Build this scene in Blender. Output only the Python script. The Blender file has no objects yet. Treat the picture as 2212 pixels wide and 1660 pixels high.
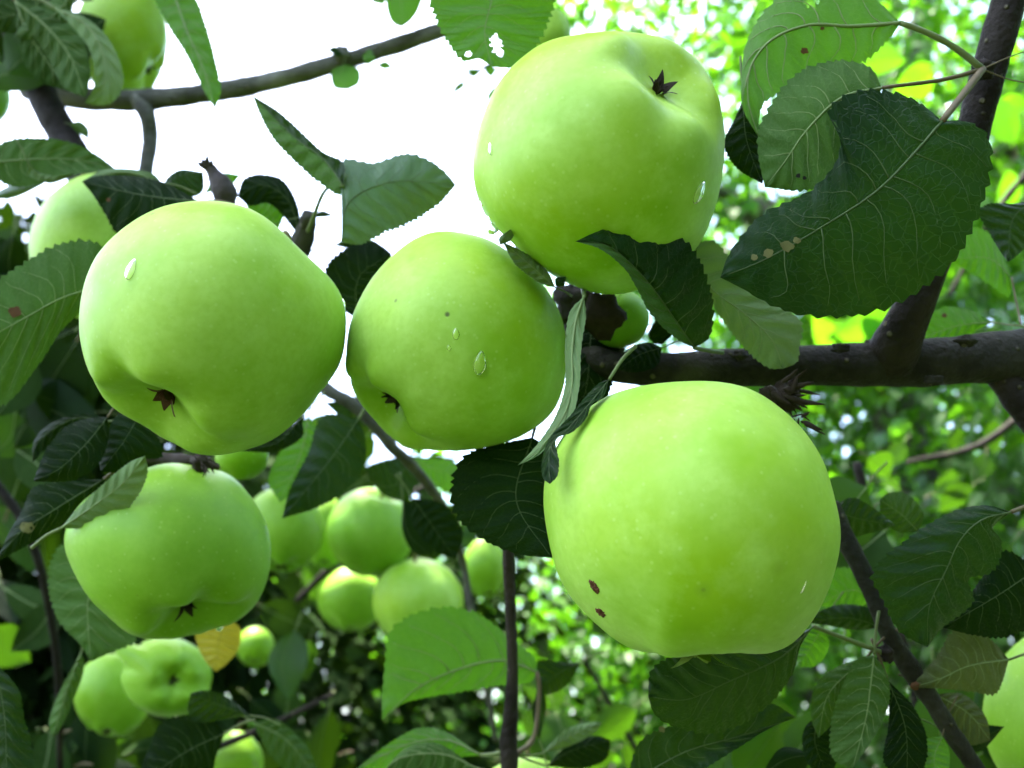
import bpy, math, random
import numpy as np
from mathutils import Vector

random.seed(11)
rng = np.random.default_rng(11)
sc = bpy.context.scene

# ------------------------------------------------------------------ camera
PITCH = math.radians(25.0)
CAM = np.array([0.0, 0.0, 1.5])
TANH = math.tan(math.radians(30.0))
RIGHT = np.array([1.0, 0.0, 0.0])
FWD = np.array([0.0, math.cos(PITCH), math.sin(PITCH)])
UP = np.array([0.0, -math.sin(PITCH), math.cos(PITCH)])
cd = bpy.data.cameras.new('camera')
cam = bpy.data.objects.new('camera', cd)
sc.collection.objects.link(cam)
cam.location = CAM.tolist()
cam.rotation_euler = (math.pi / 2 + PITCH, 0, 0)
cd.sensor_width = 36.0
cd.lens = 18.0 / TANH
cd.clip_start = 0.01
cd.clip_end = 900.0
cd.dof.use_dof = True
cd.dof.focus_distance = 0.235
cd.dof.aperture_fstop = 12.5
cd.dof.aperture_blades = 0
sc.camera = cam

# ------------------------------------------------------------------ sky, sun, exposure
SUN = -0.24 * RIGHT + 0.82 * UP + 0.50 * FWD          # direction towards the sun
SUN = SUN / np.linalg.norm(SUN)
elev = math.asin(SUN[2])
azim = math.atan2(SUN[0], SUN[1])                       # clockwise from +Y
world = bpy.data.worlds.new('World')
sc.world = world
world.use_nodes = True
wn = world.node_tree
wn.nodes.clear()
sky = wn.nodes.new('ShaderNodeTexSky')
sky.sky_type = 'NISHITA'
sky.sun_disc = False
sky.sun_elevation = elev
sky.sun_rotation = azim
sky.air_density = 1.0
sky.dust_density = 3.5
sky.ozone_density = 0.6
bg = wn.nodes.new('ShaderNodeBackground')
bg.inputs['Strength'].default_value = 0.15
wo = wn.nodes.new('ShaderNodeOutputWorld')
wn.links.new(sky.outputs[0], bg.inputs[0])
wn.links.new(bg.outputs[0], wo.inputs[0])
sl = bpy.data.lights.new('sun', 'SUN')
sl.energy = 4.2
sl.angle = math.radians(0.6)
sl.color = (1.0, 0.95, 0.86)
sun = bpy.data.objects.new('sun', sl)
sc.collection.objects.link(sun)
sun.rotation_euler = Vector(SUN.tolist()).to_track_quat('Z', 'Y').to_euler()
sun.location = (0, 0, 6)
sc.view_settings.view_transform = 'Standard'
sc.view_settings.look = 'None'
sc.view_settings.exposure = 3.25
sc.view_settings.gamma = 1.0
sc.view_settings.use_curve_mapping = False
sc.cycles.use_denoising = True
sc.cycles.max_bounces = 7
sc.cycles.diffuse_bounces = 4
sc.cycles.use_adaptive_sampling = True
sc.cycles.adaptive_threshold = 0.03
sc.cycles.transmission_bounces = 8
sc.cycles.transparent_max_bounces = 8
sc.cycles.caustics_reflective = False
sc.cycles.caustics_refractive = True
sc.cycles.blur_glossy = 0.6
sc.cycles.sample_clamp_indirect = 6.0


# ------------------------------------------------------------------ helpers
def at(x, y, z):
    """a point at depth z (metres along the view axis) seen at x, y of a 2212 x 1660 view"""
    x = np.asarray(x, float); y = np.asarray(y, float); z = np.asarray(z, float)
    a = (x - 1106.0) / 1106.0 * TANH * z
    b = -(y - 830.0) / 1106.0 * TANH * z
    return CAM + a[..., None] * RIGHT + b[..., None] * UP + z[..., None] * FWD


def proj(p):
    d = np.asarray(p) - CAM
    z = d @ FWD
    zz = np.where(np.abs(z) < 1e-6, 1e-6, z)
    return 1106 + (d @ RIGHT) / zz / TANH * 1106, 830 - (d @ UP) / zz / TANH * 1106, z


def pxm(px, z):
    return px / 1106.0 * TANH * z


def catmull(pts, n):
    P = np.array(pts, float)
    if len(P) == 2:
        t = np.linspace(0, 1, n)[:, None]
        return P[0] * (1 - t) + P[1] * t
    seg = np.sqrt(np.linalg.norm(np.diff(P[:, :2], axis=0), axis=1)) + 1e-9
    k = np.concatenate([[0], np.cumsum(seg)])
    ext = np.vstack([2 * P[0] - P[1], P, 2 * P[-1] - P[-2]])
    kk = np.concatenate([[k[0] - seg[0]], k, [k[-1] + seg[-1]]])
    dense = []
    for i in range(len(P) - 1):
        p0, p1, p2, p3 = ext[i:i + 4]
        t0, t1, t2, t3 = kk[i:i + 4]
        t = np.linspace(t1, t2, 24, endpoint=(i == len(P) - 2))[:, None]
        A1 = (t1 - t) / (t1 - t0) * p0 + (t - t0) / (t1 - t0) * p1
        A2 = (t2 - t) / (t2 - t1) * p1 + (t - t1) / (t2 - t1) * p2
        A3 = (t3 - t) / (t3 - t2) * p2 + (t - t2) / (t3 - t2) * p3
        B1 = (t2 - t) / (t2 - t0) * A1 + (t - t0) / (t2 - t0) * A2
        B2 = (t3 - t) / (t3 - t1) * A2 + (t - t1) / (t3 - t1) * A3
        dense.append((t2 - t) / (t2 - t1) * B1 + (t - t1) / (t2 - t1) * B2)
    D = np.vstack(dense)
    L = np.concatenate([[0], np.cumsum(np.linalg.norm(np.diff(D, axis=0), axis=1))])
    s = np.linspace(0, L[-1], n)
    return np.stack([np.interp(s, L, D[:, c]) for c in range(D.shape[1])], 1)


def mesh_obj(name, verts, faces, mats, parent=None, loc=None, uvs=None, smooth=True, midx=None):
    me = bpy.data.meshes.new(name)
    me.from_pydata([tuple(v) for v in verts], [], [tuple(f) for f in faces])
    for m in (mats if isinstance(mats, (list, tuple)) else [mats]):
        me.materials.append(m)
    if uvs is not None:
        ul = me.uv_layers.new(name='UVMap')
        vi = np.zeros(len(me.loops), int)
        me.loops.foreach_get('vertex_index', vi)
        ul.data.foreach_set('uv', np.asarray(uvs, float)[vi].ravel())
    if midx is not None:
        me.polygons.foreach_set('material_index', np.asarray(midx, np.int32))
    if smooth:
        me.polygons.foreach_set('use_smooth', np.ones(len(me.polygons), bool))
    me.update()
    o = bpy.data.objects.new(name, me)
    sc.collection.objects.link(o)
    if loc is not None:
        o.location = tuple(loc)
    if parent is not None:
        o.parent = parent
    return o


def root(name, loc, label, cat, group=None):
    o = bpy.data.objects.new(name, None)
    o.empty_display_size = 0.02
    sc.collection.objects.link(o)
    o.location = tuple(loc)
    o['label'] = label
    o['category'] = cat
    if group:
        o['group'] = group
    return o


def frame_tube(C, R, sides=10, lump=0.0, seed=0, cap=True):
    """tube along centres C with radii R; returns verts, faces, uv"""
    C = np.asarray(C, float); n = len(C)
    R = np.broadcast_to(np.asarray(R, float), (n,)).copy()
    T = np.gradient(C, axis=0)
    T /= np.linalg.norm(T, axis=1)[:, None] + 1e-12
    ref = np.array([0.0, 0.0, 1.0]) if abs(T[0][2]) < 0.9 else np.array([1.0, 0, 0])
    u = np.cross(T[0], ref); u /= np.linalg.norm(u)
    V, UV = [], []
    r2 = np.random.default_rng(abs(int(seed)))
    ph = r2.uniform(0, 6.28, 6)
    ln = np.concatenate([[0], np.cumsum(np.linalg.norm(np.diff(C, axis=0), axis=1))])
    for i in range(n):
        u = u - T[i] * (u @ T[i]); u /= np.linalg.norm(u) + 1e-12
        w = np.cross(T[i], u)
        for j in range(sides):
            a = 2 * math.pi * j / sides
            f = 1.0
            if lump:
                q = ln[i] / max(R.mean(), 1e-6)
                f += lump * (math.sin(2 * a + ph[0] + q * .7) * .5 + math.sin(3 * a + ph[1] - q * 1.1) * .35
                             + math.sin(q * 1.9 + ph[2]) * .45 + math.sin(q * 4.3 + a + ph[3]) * .25)
            V.append(C[i] + R[i] * f * (math.cos(a) * u + math.sin(a) * w))
            UV.append((ln[i], j / sides))
    F = []
    for i in range(n - 1):
        for j in range(sides):
            k = (j + 1) % sides
            F.append((i * sides + j, i * sides + k, (i + 1) * sides + k, (i + 1) * sides + j))
    if cap:
        V.append(C[0]); UV.append((0, 0)); a0 = len(V) - 1
        V.append(C[-1]); UV.append((ln[-1], 0)); a1 = len(V) - 1
        for j in range(sides):
            k = (j + 1) % sides
            F.append((a0, k, j))
            F.append((a1, (n - 1) * sides + j, (n - 1) * sides + k))
    return np.array(V), F, np.array(UV)


# ------------------------------------------------------------------ materials
def mat(name):
    m = bpy.data.materials.new(name)
    m.use_nodes = True
    nt = m.node_tree
    nt.nodes.clear()
    out = nt.nodes.new('ShaderNodeOutputMaterial')
    return m, nt, out


def N(nt, kind, **kw):
    n = nt.nodes.new(kind)
    for k, v in kw.items():
        if k.startswith('i_'):
            n.inputs[k[2:].replace('_', ' ')].default_value = v
        else:
            setattr(n, k, v)
    return n


def ramp(nt, src, stops):
    r = nt.nodes.new('ShaderNodeValToRGB')
    e = r.color_ramp.elements
    while len(e) < len(stops):
        e.new(0.5)
    for el, (p, c) in zip(e, stops):
        el.position = p
        el.color = c if len(c) == 4 else (*c, 1)
    nt.links.new(src, r.inputs[0])
    return r.outputs[0]


def mixc(nt, fac, a, b, mode='MIX'):
    m = nt.nodes.new('ShaderNodeMix')
    m.data_type = 'RGBA'
    m.blend_type = mode
    for sock, val in ((m.inputs[0], fac), (m.inputs[6], a), (m.inputs[7], b)):
        if isinstance(val, (int, float)):
            sock.default_value = val
        elif isinstance(val, tuple):
            sock.default_value = (*val, 1) if len(val) == 3 else val
        else:
            nt.links.new(val, sock)
    return m.outputs[2]


def mth(nt, op, a, b=None):
    m = nt.nodes.new('ShaderNodeMath')
    m.operation = op
    for s, v in ((m.inputs[0], a), (m.inputs[1], b)):
        if v is None:
            continue
        if isinstance(v, (int, float)):
            s.default_value = v
        else:
            nt.links.new(v, s)
    return m.outputs[0]


def apple_material(name, base=(0.21, 0.41, 0.007), pale=(0.41, 0.63, 0.125), yellow=(0.32, 0.50, 0.008)):
    m, nt, out = mat(name)
    tc = N(nt, 'ShaderNodeTexCoord')
    oi = N(nt, 'ShaderNodeObjectInfo')
    off = N(nt, 'ShaderNodeVectorMath', operation='ADD')
    nt.links.new(tc.outputs['Object'], off.inputs[0])
    nt.links.new(oi.outputs['Random'], off.inputs[1])
    v = off.outputs[0]
    n1 = N(nt, 'ShaderNodeTexNoise', i_Scale=28.0, i_Detail=4.0, i_Roughness=0.6)
    n2 = N(nt, 'ShaderNodeTexNoise', i_Scale=75.0, i_Detail=5.0, i_Roughness=0.65)
    n3 = N(nt, 'ShaderNodeTexNoise', i_Scale=16.0, i_Detail=2.0)
    for n in (n1, n2, n3):
        nt.links.new(v, n.inputs['Vector'])
    c = mixc(nt, ramp(nt, n1.outputs[0], [(0.35, (0, 0, 0)), (0.68, (1, 1, 1))]), base, pale)
    c = mixc(nt, ramp(nt, n3.outputs[0], [(0.45, (0, 0, 0)), (0.7, (.75, .75, .75))]), c, yellow)
    c = mixc(nt, ramp(nt, n2.outputs[0], [(0.48, (0, 0, 0)), (0.70, (.5, .5, .5))]), c, pale)
    # pale lenticels and a few dark specks
    vo = N(nt, 'ShaderNodeTexVoronoi', i_Scale=330.0)
    nt.links.new(v, vo.inputs['Vector'])
    c = mixc(nt, ramp(nt, vo.outputs['Distance'], [(0.08, (.17, .17, .17)), (0.20, (0, 0, 0))]), c, (0.60, 0.74, 0.30))
    vd = N(nt, 'ShaderNodeTexVoronoi', i_Scale=75.0)
    nt.links.new(v, vd.inputs['Vector'])
    sep = N(nt, 'ShaderNodeSeparateColor')
    nt.links.new(vd.outputs['Color'], sep.inputs[0])
    few = mth(nt, 'GREATER_THAN', sep.outputs[0], 0.80)
    dot = ramp(nt, vd.outputs['Distance'], [(0.035, (1, 1, 1)), (0.075, (0, 0, 0))])
    c = mixc(nt, mth(nt, 'MULTIPLY', dot, few), c, (0.06, 0.07, 0.015))
    few2 = mth(nt, 'GREATER_THAN', sep.outputs[1], 0.86)
    halo = ramp(nt, vd.outputs['Distance'], [(0.05, (.55, .55, .55)), (0.2, (0, 0, 0))])
    c = mixc(nt, mth(nt, 'MULTIPLY', halo, few2), c, (0.20, 0.33, 0.02))
    n4 = N(nt, 'ShaderNodeTexNoise', i_Scale=520.0, i_Detail=3.0)
    nt.links.new(v, n4.inputs['Vector'])
    c = mixc(nt, ramp(nt, n4.outputs[0], [(0.35, (.22, .22, .22)), (0.6, (0, 0, 0))]), c, base)
    p = N(nt, 'ShaderNodeBsdfPrincipled')
    nt.links.new(c, p.inputs['Base Color'])
    rr = ramp(nt, n2.outputs[0], [(0.3, (.42, .42, .42)), (0.7, (.58, .58, .58))])
    nt.links.new(rr, p.inputs['Roughness'])
    p.inputs['Subsurface Weight'].default_value = 0.15
    p.inputs['Subsurface Radius'].default_value = (0.9, 1.0, 0.25)
    p.inputs['Subsurface Scale'].default_value = 0.006
    p.inputs['Specular IOR Level'].default_value = 0.32
    b = N(nt, 'ShaderNodeBump', i_Strength=0.10, i_Distance=0.0006)
    nt.links.new(n2.outputs[0], b.inputs['Height'])
    nt.links.new(b.outputs[0], p.inputs['Normal'])
    nt.links.new(p.outputs[0], out.inputs[0])
    return m


def leaf_material(name, top, under, trans, tw=0.35, rough=0.36, fine=True, spec=0.25):
    m, nt, out = mat(name)
    uv = N(nt, 'ShaderNodeUVMap', uv_map='UVMap')
    geo = N(nt, 'ShaderNodeNewGeometry')
    oi = N(nt, 'ShaderNodeObjectInfo')
    tc = N(nt, 'ShaderNodeTexCoord')
    no = N(nt, 'ShaderNodeTexNoise', i_Scale=60.0, i_Detail=4.0)
    nt.links.new(tc.outputs['Object'], no.inputs['Vector'])
    blot = ramp(nt, no.outputs[0], [(0.3, (0, 0, 0)), (0.75, (1, 1, 1))])
    t1 = mixc(nt, blot, tuple(c * 0.78 for c in top), tuple(c * 1.25 for c in top))
    u1 = mixc(nt, blot, tuple(c * 0.88 for c in under), tuple(c * 1.10 for c in under))
    vecs = None
    if fine:
        vo = N(nt, 'ShaderNodeTexVoronoi', feature='DISTANCE_TO_EDGE', i_Scale=15.0)
        sc2 = N(nt, 'ShaderNodeVectorMath', operation='MULTIPLY')
        sc2.inputs[1].default_value = (2.2, 1.2, 1.0)
        nt.links.new(uv.outputs[0], sc2.inputs[0])
        dis = N(nt, 'ShaderNodeTexNoise', i_Scale=9.0)
        nt.links.new(uv.outputs[0], dis.inputs['Vector'])
        ad = N(nt, 'ShaderNodeVectorMath', operation='ADD')
        dsc = N(nt, 'ShaderNodeVectorMath', operation='SCALE')
        dsc.inputs['Scale'].default_value = 0.12
        nt.links.new(dis.outputs['Color'], dsc.inputs[0])
        nt.links.new(sc2.outputs[0], ad.inputs[0])
        nt.links.new(dsc.outputs[0], ad.inputs[1])
        nt.links.new(ad.outputs[0], vo.inputs['Vector'])
        vecs = ramp(nt, vo.outputs['Distance'], [(0.0, (1, 1, 1)), (0.055, (0, 0, 0))])
        t1 = mixc(nt, mth(nt, 'MULTIPLY', vecs, 0.08), t1, (0.05, 0.09, 0.02))
        u1 = mixc(nt, mth(nt, 'MULTIPLY', vecs, 0.22), u1, (0.14, 0.20, 0.08))
    col = mixc(nt, geo.outputs['Backfacing'], t1, u1)
    hsv = N(nt, 'ShaderNodeHueSaturation')
    hv = N(nt, 'ShaderNodeMapRange')
    nt.links.new(oi.outputs['Random'], hv.inputs['Value'])
    hv.inputs['To Min'].default_value = 0.8
    hv.inputs['To Max'].default_value = 1.22
    nt.links.new(hv.outputs[0], hsv.inputs['Value'])
    nt.links.new(col, hsv.inputs['Color'])
    p = N(nt, 'ShaderNodeBsdfPrincipled')
    nt.links.new(hsv.outputs[0], p.inputs['Base Color'])
    rg = mth(nt, 'ADD', mth(nt, 'MULTIPLY', geo.outputs['Backfacing'], 0.36), rough)
    nt.links.new(rg, p.inputs['Roughness'])
    p.inputs['Specular IOR Level'].default_value = spec
    if fine:
        h = mth(nt, 'SUBTRACT', mth(nt, 'MULTIPLY', no.outputs[0], 0.8), mth(nt, 'MULTIPLY', vecs, 0.15))
        b = N(nt, 'ShaderNodeBump', i_Strength=0.7, i_Distance=0.0009)
        nt.links.new(h, b.inputs['Height'])
        nt.links.new(b.outputs[0], p.inputs['Normal'])
    tr = N(nt, 'ShaderNodeBsdfTranslucent')
    tcol = trans
    if fine:
        tcol = mixc(nt, mth(nt, 'MULTIPLY', vecs, 0.35), trans, tuple(min(1, c * 1.25) for c in trans))
        nt.links.new(tcol, tr.inputs[0])
    else:
        tr.inputs[0].default_value = (*trans, 1)
    mx = N(nt, 'ShaderNodeMixShader')
    mx.inputs[0].default_value = tw
    nt.links.new(p.outputs[0], mx.inputs[1])
    nt.links.new(tr.outputs[0], mx.inputs[2])
    nt.links.new(mx.outputs[0], out.inputs[0])
    return m


def simple(name, col, rough=0.6, spec=0.4, var=0.25, scale=120.0, bump=0.2, dist=0.0005):
    m, nt, out = mat(name)
    tc = N(nt, 'ShaderNodeTexCoord')
    no = N(nt, 'ShaderNodeTexNoise', i_Scale=scale, i_Detail=5.0)
    nt.links.new(tc.outputs['Object'], no.inputs['Vector'])
    c = mixc(nt, no.outputs[0], tuple(x * (1 - var) for x in col), tuple(x * (1 + var) for x in col))
    p = N(nt, 'ShaderNodeBsdfPrincipled')
    nt.links.new(c, p.inputs['Base Color'])
    p.inputs['Roughness'].default_value = rough
    p.inputs['Specular IOR Level'].default_value = spec
    b = N(nt, 'ShaderNodeBump', i_Strength=bump, i_Distance=dist)
    nt.links.new(no.outputs[0], b.inputs['Height'])
    nt.links.new(b.outputs[0], p.inputs['Normal'])
    nt.links.new(p.outputs[0], out.inputs[0])
    return m


def bark_material(name, dark, light, rough=0.7):
    m, nt, out = mat(name)
    tc = N(nt, 'ShaderNodeTexCoord')
    n1 = N(nt, 'ShaderNodeTexNoise', i_Scale=70.0, i_Detail=6.0, i_Roughness=0.65)
    n2 = N(nt, 'ShaderNodeTexNoise', i_Scale=420.0, i_Detail=4.0)
    vo = N(nt, 'ShaderNodeTexVoronoi', i_Scale=190.0)
    for n in (n1, n2, vo):
        nt.links.new(tc.outputs['Object'], n.inputs['Vector'])
    c = mixc(nt, ramp(nt, n1.outputs[0], [(0.32, (0, 0, 0)), (0.7, (1, 1, 1))]), dark, light)
    c = mixc(nt, mth(nt, 'MULTIPLY', n2.outputs[0], 0.35), c, tuple(x * .5 for x in dark))
    sep = N(nt, 'ShaderNodeSeparateColor')
    nt.links.new(vo.outputs['Color'], sep.inputs[0])
    len_ = mth(nt, 'MULTIPLY', ramp(nt, vo.outputs['Distance'], [(0.13, (1, 1, 1)), (0.22, (0, 0, 0))]),
               mth(nt, 'GREATER_THAN', sep.outputs[0], 0.66))
    c = mixc(nt, mth(nt, 'MULTIPLY', len_, 0.6), c, (0.17, 0.155, 0.095))
    n3 = N(nt, 'ShaderNodeTexNoise', i_Scale=28.0, i_Detail=5.0)
    nt.links.new(tc.outputs['Object'], n3.inputs['Vector'])
    c = mixc(nt, ramp(nt, n3.outputs[0], [(0.55, (0, 0, 0)), (0.68, (.55, .55, .55))]), c, tuple(min(1.0, x * 1.9) for x in light))
    p = N(nt, 'ShaderNodeBsdfPrincipled')
    nt.links.new(c, p.inputs['Base Color'])
    p.inputs['Roughness'].default_value = rough
    p.inputs['Specular IOR Level'].default_value = 0.12
    h = mth(nt, 'ADD', mth(nt, 'ADD', n1.outputs[0], mth(nt, 'MULTIPLY', n2.outputs[0], 0.5)), mth(nt, 'MULTIPLY', len_, 0.6))
    b = N(nt, 'ShaderNodeBump', i_Strength=1.0, i_Distance=0.002)
    nt.links.new(h, b.inputs['Height'])
    nt.links.new(b.outputs[0], p.inputs['Normal'])
    nt.links.new(p.outputs[0], out.inputs[0])
    return m


M_APPLE = apple_material('apple_skin')
M_APPLE_SHADED = apple_material('apple_skin_shaded', (0.14, 0.32, 0.004), (0.24, 0.45, 0.045), (0.19, 0.36, 0.005))  # greener copy, darkened in its colour for the apples in shade
M_LEAF = leaf_material('leaf', (0.0040, 0.0180, 0.0026), (0.044, 0.092, 0.020), (0.18, 0.46, 0.010), 0.05, 0.40, spec=0.13)
M_LEAF_PALE = leaf_material('leaf_pale', (0.050, 0.095, 0.050), (0.11, 0.170, 0.070), (0.24, 0.42, 0.05), 0.12, 0.45)  # greyish upper colour holds reflected sky; the pale underside is its own
M_LEAF_SHADED = leaf_material('leaf_shaded', (0.0022, 0.0100, 0.0016), (0.018, 0.040, 0.009), (0.09, 0.24, 0.006), 0.035, 0.62, spec=0.06)  # darker leaf copy; the shade deep in the tree is put into its colour
M_LEAF_BACKLIT = leaf_material('leaf_backlit', (0.030, 0.080, 0.012), (0.060, 0.125, 0.026), (0.20, 0.60, 0.012), 0.24)  # brighter leaf copy; sunlight coming through is put into its colours
M_LEAF_BROWN = leaf_material('leaf_olive', (0.035, 0.055, 0.015), (0.065, 0.080, 0.028), (0.22, 0.30, 0.03), 0.08, 0.5)
M_LEAF_YELLOW = leaf_material('leaf_yellow', (0.30, 0.26, 0.022), (0.30, 0.27, 0.035), (0.55, 0.48, 0.03), 0.25, 0.5)
M_LEAF_MID = leaf_material('leaf_mid', (0.0090, 0.030, 0.0050), (0.028, 0.060, 0.014), (0.15, 0.42, 0.010), 0.10, 0.35, fine=False, spec=0.14)
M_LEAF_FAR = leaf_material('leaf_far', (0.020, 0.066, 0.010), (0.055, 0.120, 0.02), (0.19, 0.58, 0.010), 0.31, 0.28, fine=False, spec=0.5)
M_VEIN = simple('vein', (0.16, 0.22, 0.08), 0.6, 0.3, 0.15, 300.0)
M_VEIN_DARK = simple('vein_of_upper_side', (0.052, 0.085, 0.024), 0.55, 0.3, 0.15, 300.0)
M_PETIOLE = simple('petiole', (0.11, 0.145, 0.045), 0.6, 0.3, 0.3, 200.0)
M_PETIOLE_RED = simple('petiole_reddish', (0.10, 0.075, 0.034), 0.6, 0.3, 0.3, 200.0)
M_BARK = bark_material('bark_young', (0.011, 0.010, 0.0075), (0.044, 0.041, 0.031))
M_BARK_RED = bark_material('bark_shoot', (0.010, 0.0075, 0.006), (0.028, 0.022, 0.018))
M_BARK_GREY = bark_material('bark_grey', (0.060, 0.057, 0.048), (0.15, 0.145, 0.12))
M_CALYX = simple('calyx', (0.026, 0.018, 0.011), 0.8, 0.2, 0.5, 500.0)
M_CALYX_RED = simple('calyx_red', (0.065, 0.028, 0.014), 0.7, 0.2, 0.5, 500.0)
M_CALYX_GREEN = simple('calyx_green', (0.20, 0.27, 0.06), 0.7, 0.2, 0.4, 500.0)
M_STEM = simple('stem', (0.12, 0.10, 0.04), 0.7, 0.2, 0.4, 300.0)
M_SCAB = simple('scab', (0.085, 0.028, 0.010), 0.75, 0.3, 0.6, 700.0, 0.8, 0.001)
M_SPOT = simple('leaf_spot', (0.085, 0.036, 0.014), 0.8, 0.2, 0.4, 600.0)
M_SPOT_TAN = simple('leaf_mine', (0.12, 0.115, 0.04), 0.8, 0.2, 0.4, 300.0)
M_SPOT_BLACK = simple('leaf_dot', (0.012, 0.012, 0.010), 0.8, 0.2, 0.3, 600.0)
M_DRY = simple('dried_fruit', (0.040, 0.030, 0.028), 0.75, 0.3, 0.5, 250.0, 0.9, 0.0015)

m, nt, out = mat('water')
g = N(nt, 'ShaderNodeBsdfGlass', i_Roughness=0.0, i_IOR=1.33)
nt.links.new(g.outputs[0], out.inputs[0])
M_WATER = m

# grass and soil
m, nt, out = mat('orchard_grass')
tc = N(nt, 'ShaderNodeTexCoord')
n1 = N(nt, 'ShaderNodeTexNoise', i_Scale=1.2, i_Detail=8.0)
n2 = N(nt, 'ShaderNodeTexNoise', i_Scale=45.0, i_Detail=6.0)
for n in (n1, n2):
    nt.links.new(tc.outputs['Object'], n.inputs['Vector'])
c = mixc(nt, n1.outputs[0], (0.020, 0.036, 0.010), (0.050, 0.055, 0.022))
c = mixc(nt, n2.outputs[0], c, (0.030, 0.045, 0.012))
p = N(nt, 'ShaderNodeBsdfPrincipled', i_Roughness=0.8)
nt.links.new(c, p.inputs['Base Color'])
b = N(nt, 'ShaderNodeBump', i_Strength=0.8, i_Distance=0.05)
nt.links.new(n2.outputs[0], b.inputs['Height'])
nt.links.new(b.outputs[0], p.inputs['Normal'])
nt.links.new(p.outputs[0], out.inputs[0])
M_GRASS = m

# ------------------------------------------------------------------ ground
gv, gf = [], []
G = 41
for i in range(G):
    for j in range(G):
        x = (i / (G - 1) * 2 - 1); y = (j / (G - 1) * 2 - 1)
        X = math.copysign(abs(x) ** 3, x) * 400; Y = math.copysign(abs(y) ** 3, y) * 400
        gv.append((X, Y, 0.05 * math.sin(X * .9) * math.cos(Y * .7)))
for i in range(G - 1):
    for j in range(G - 1):
        gf.append((i * G + j, (i + 1) * G + j, (i + 1) * G + j + 1, i * G + j + 1))
gr = mesh_obj('ground', gv, gf, M_GRASS)
gr['kind'] = 'structure'
gr['label'] = 'green orchard grass below the trees'


# ------------------------------------------------------------------ background trees
def leaf_cloud(centres, axes, normals, length, width):
    """many small folded leaves in one mesh; 8 vertices and 6 faces each"""
    n = len(centres)
    a = axes / (np.linalg.norm(axes, axis=1)[:, None] + 1e-9)
    nn = normals - a * (normals * a).sum(1)[:, None]
    nn /= np.linalg.norm(nn, axis=1)[:, None] + 1e-9
    s = np.cross(a, nn)
    L = length[:, None]; W = width[:, None]
    droop = rng.uniform(0.0, 0.28, n)[:, None]
    fold = rng.uniform(0.05, 0.35, n)[:, None]

    def pt(t, side, lift):
        return centres + a * L * t + s * W * side + nn * (L * (-droop * t * t) + W * lift * fold)
    P = [pt(0, 0, 0), pt(.33, -.46, 1), pt(.33, 0, 0), pt(.33, .46, 1), pt(.70, -.36, .8), pt(.70, 0, 0), pt(.70, .36, .8), pt(1, 0, 0)]
    V = np.stack(P, 1).reshape(-1, 3)
    T = np.array([[0, 1, 2, 2], [0, 2, 3, 3], [1, 4, 5, 2], [2, 5, 6, 3], [4, 7, 5, 5], [5, 7, 6, 6]])
    base = np.arange(n) * 8
    F = []
    for b0 in base:
        for q in T:
            F.append(tuple(int(b0 + k) for k in (q if q[2] != q[3] else q[:3])))
    uv = np.tile(np.array([(0, .5), (.33, 0), (.33, .5), (.33, 1), (.7, 0), (.7, .5), (.7, 1), (1, .5)]), (n, 1))
    return V, F, uv


def crown(centre, radii, n_clump, per, leaf, seed, keep=None, spread=0.16, shell=0.45):
    r = np.random.default_rng(seed)
    d = r.normal(size=(n_clump, 3)); d /= np.linalg.norm(d, axis=1)[:, None]
    rad = r.uniform(shell, 1.0, n_clump)[:, None] ** 0.6
    lump = 1 + 0.22 * np.sin(d[:, :1] * 7 + seed) * np.cos(d[:, 2:] * 6 + 2 * seed)
    cl = centre + d * rad * lump * np.asarray(radii)
    C = np.repeat(cl, per, 0) + r.normal(size=(n_clump * per, 3)) * spread * 0.5
    out_dir = np.repeat(d, per, 0)
    ax = out_dir * 0.6 + r.normal(size=C.shape) * 0.7 + np.array([0, 0, -0.35])
    nm = np.array([0, 0, 1.0]) + r.normal(size=C.shape) * 0.55
    ln = r.uniform(0.65, 1.15, len(C)) * leaf
    if keep is not None:
        k = keep(C)
        C, ax, nm, ln = C[k], ax[k], nm[k], ln[k]
    return leaf_cloud(C, ax, nm, ln, ln * r.uniform(0.5, 0.68, len(C))), cl


def sky_window(C):
    """leave the gap of open sky that the photograph shows between the trees"""
    x, y, z = proj(C)
    edge = 620 + 60 * np.sin(x / 90.0) + 30 * np.sin(x / 31.0)
    left_open = (x < 1120 + 60 * np.sin(y / 70.0)) & (y < np.where(x < 300, 470 + 20 * np.sin(x / 17.0), np.where(x < 650, 820, edge + 330)))
    return ~(left_open & (x > -900))


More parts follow.
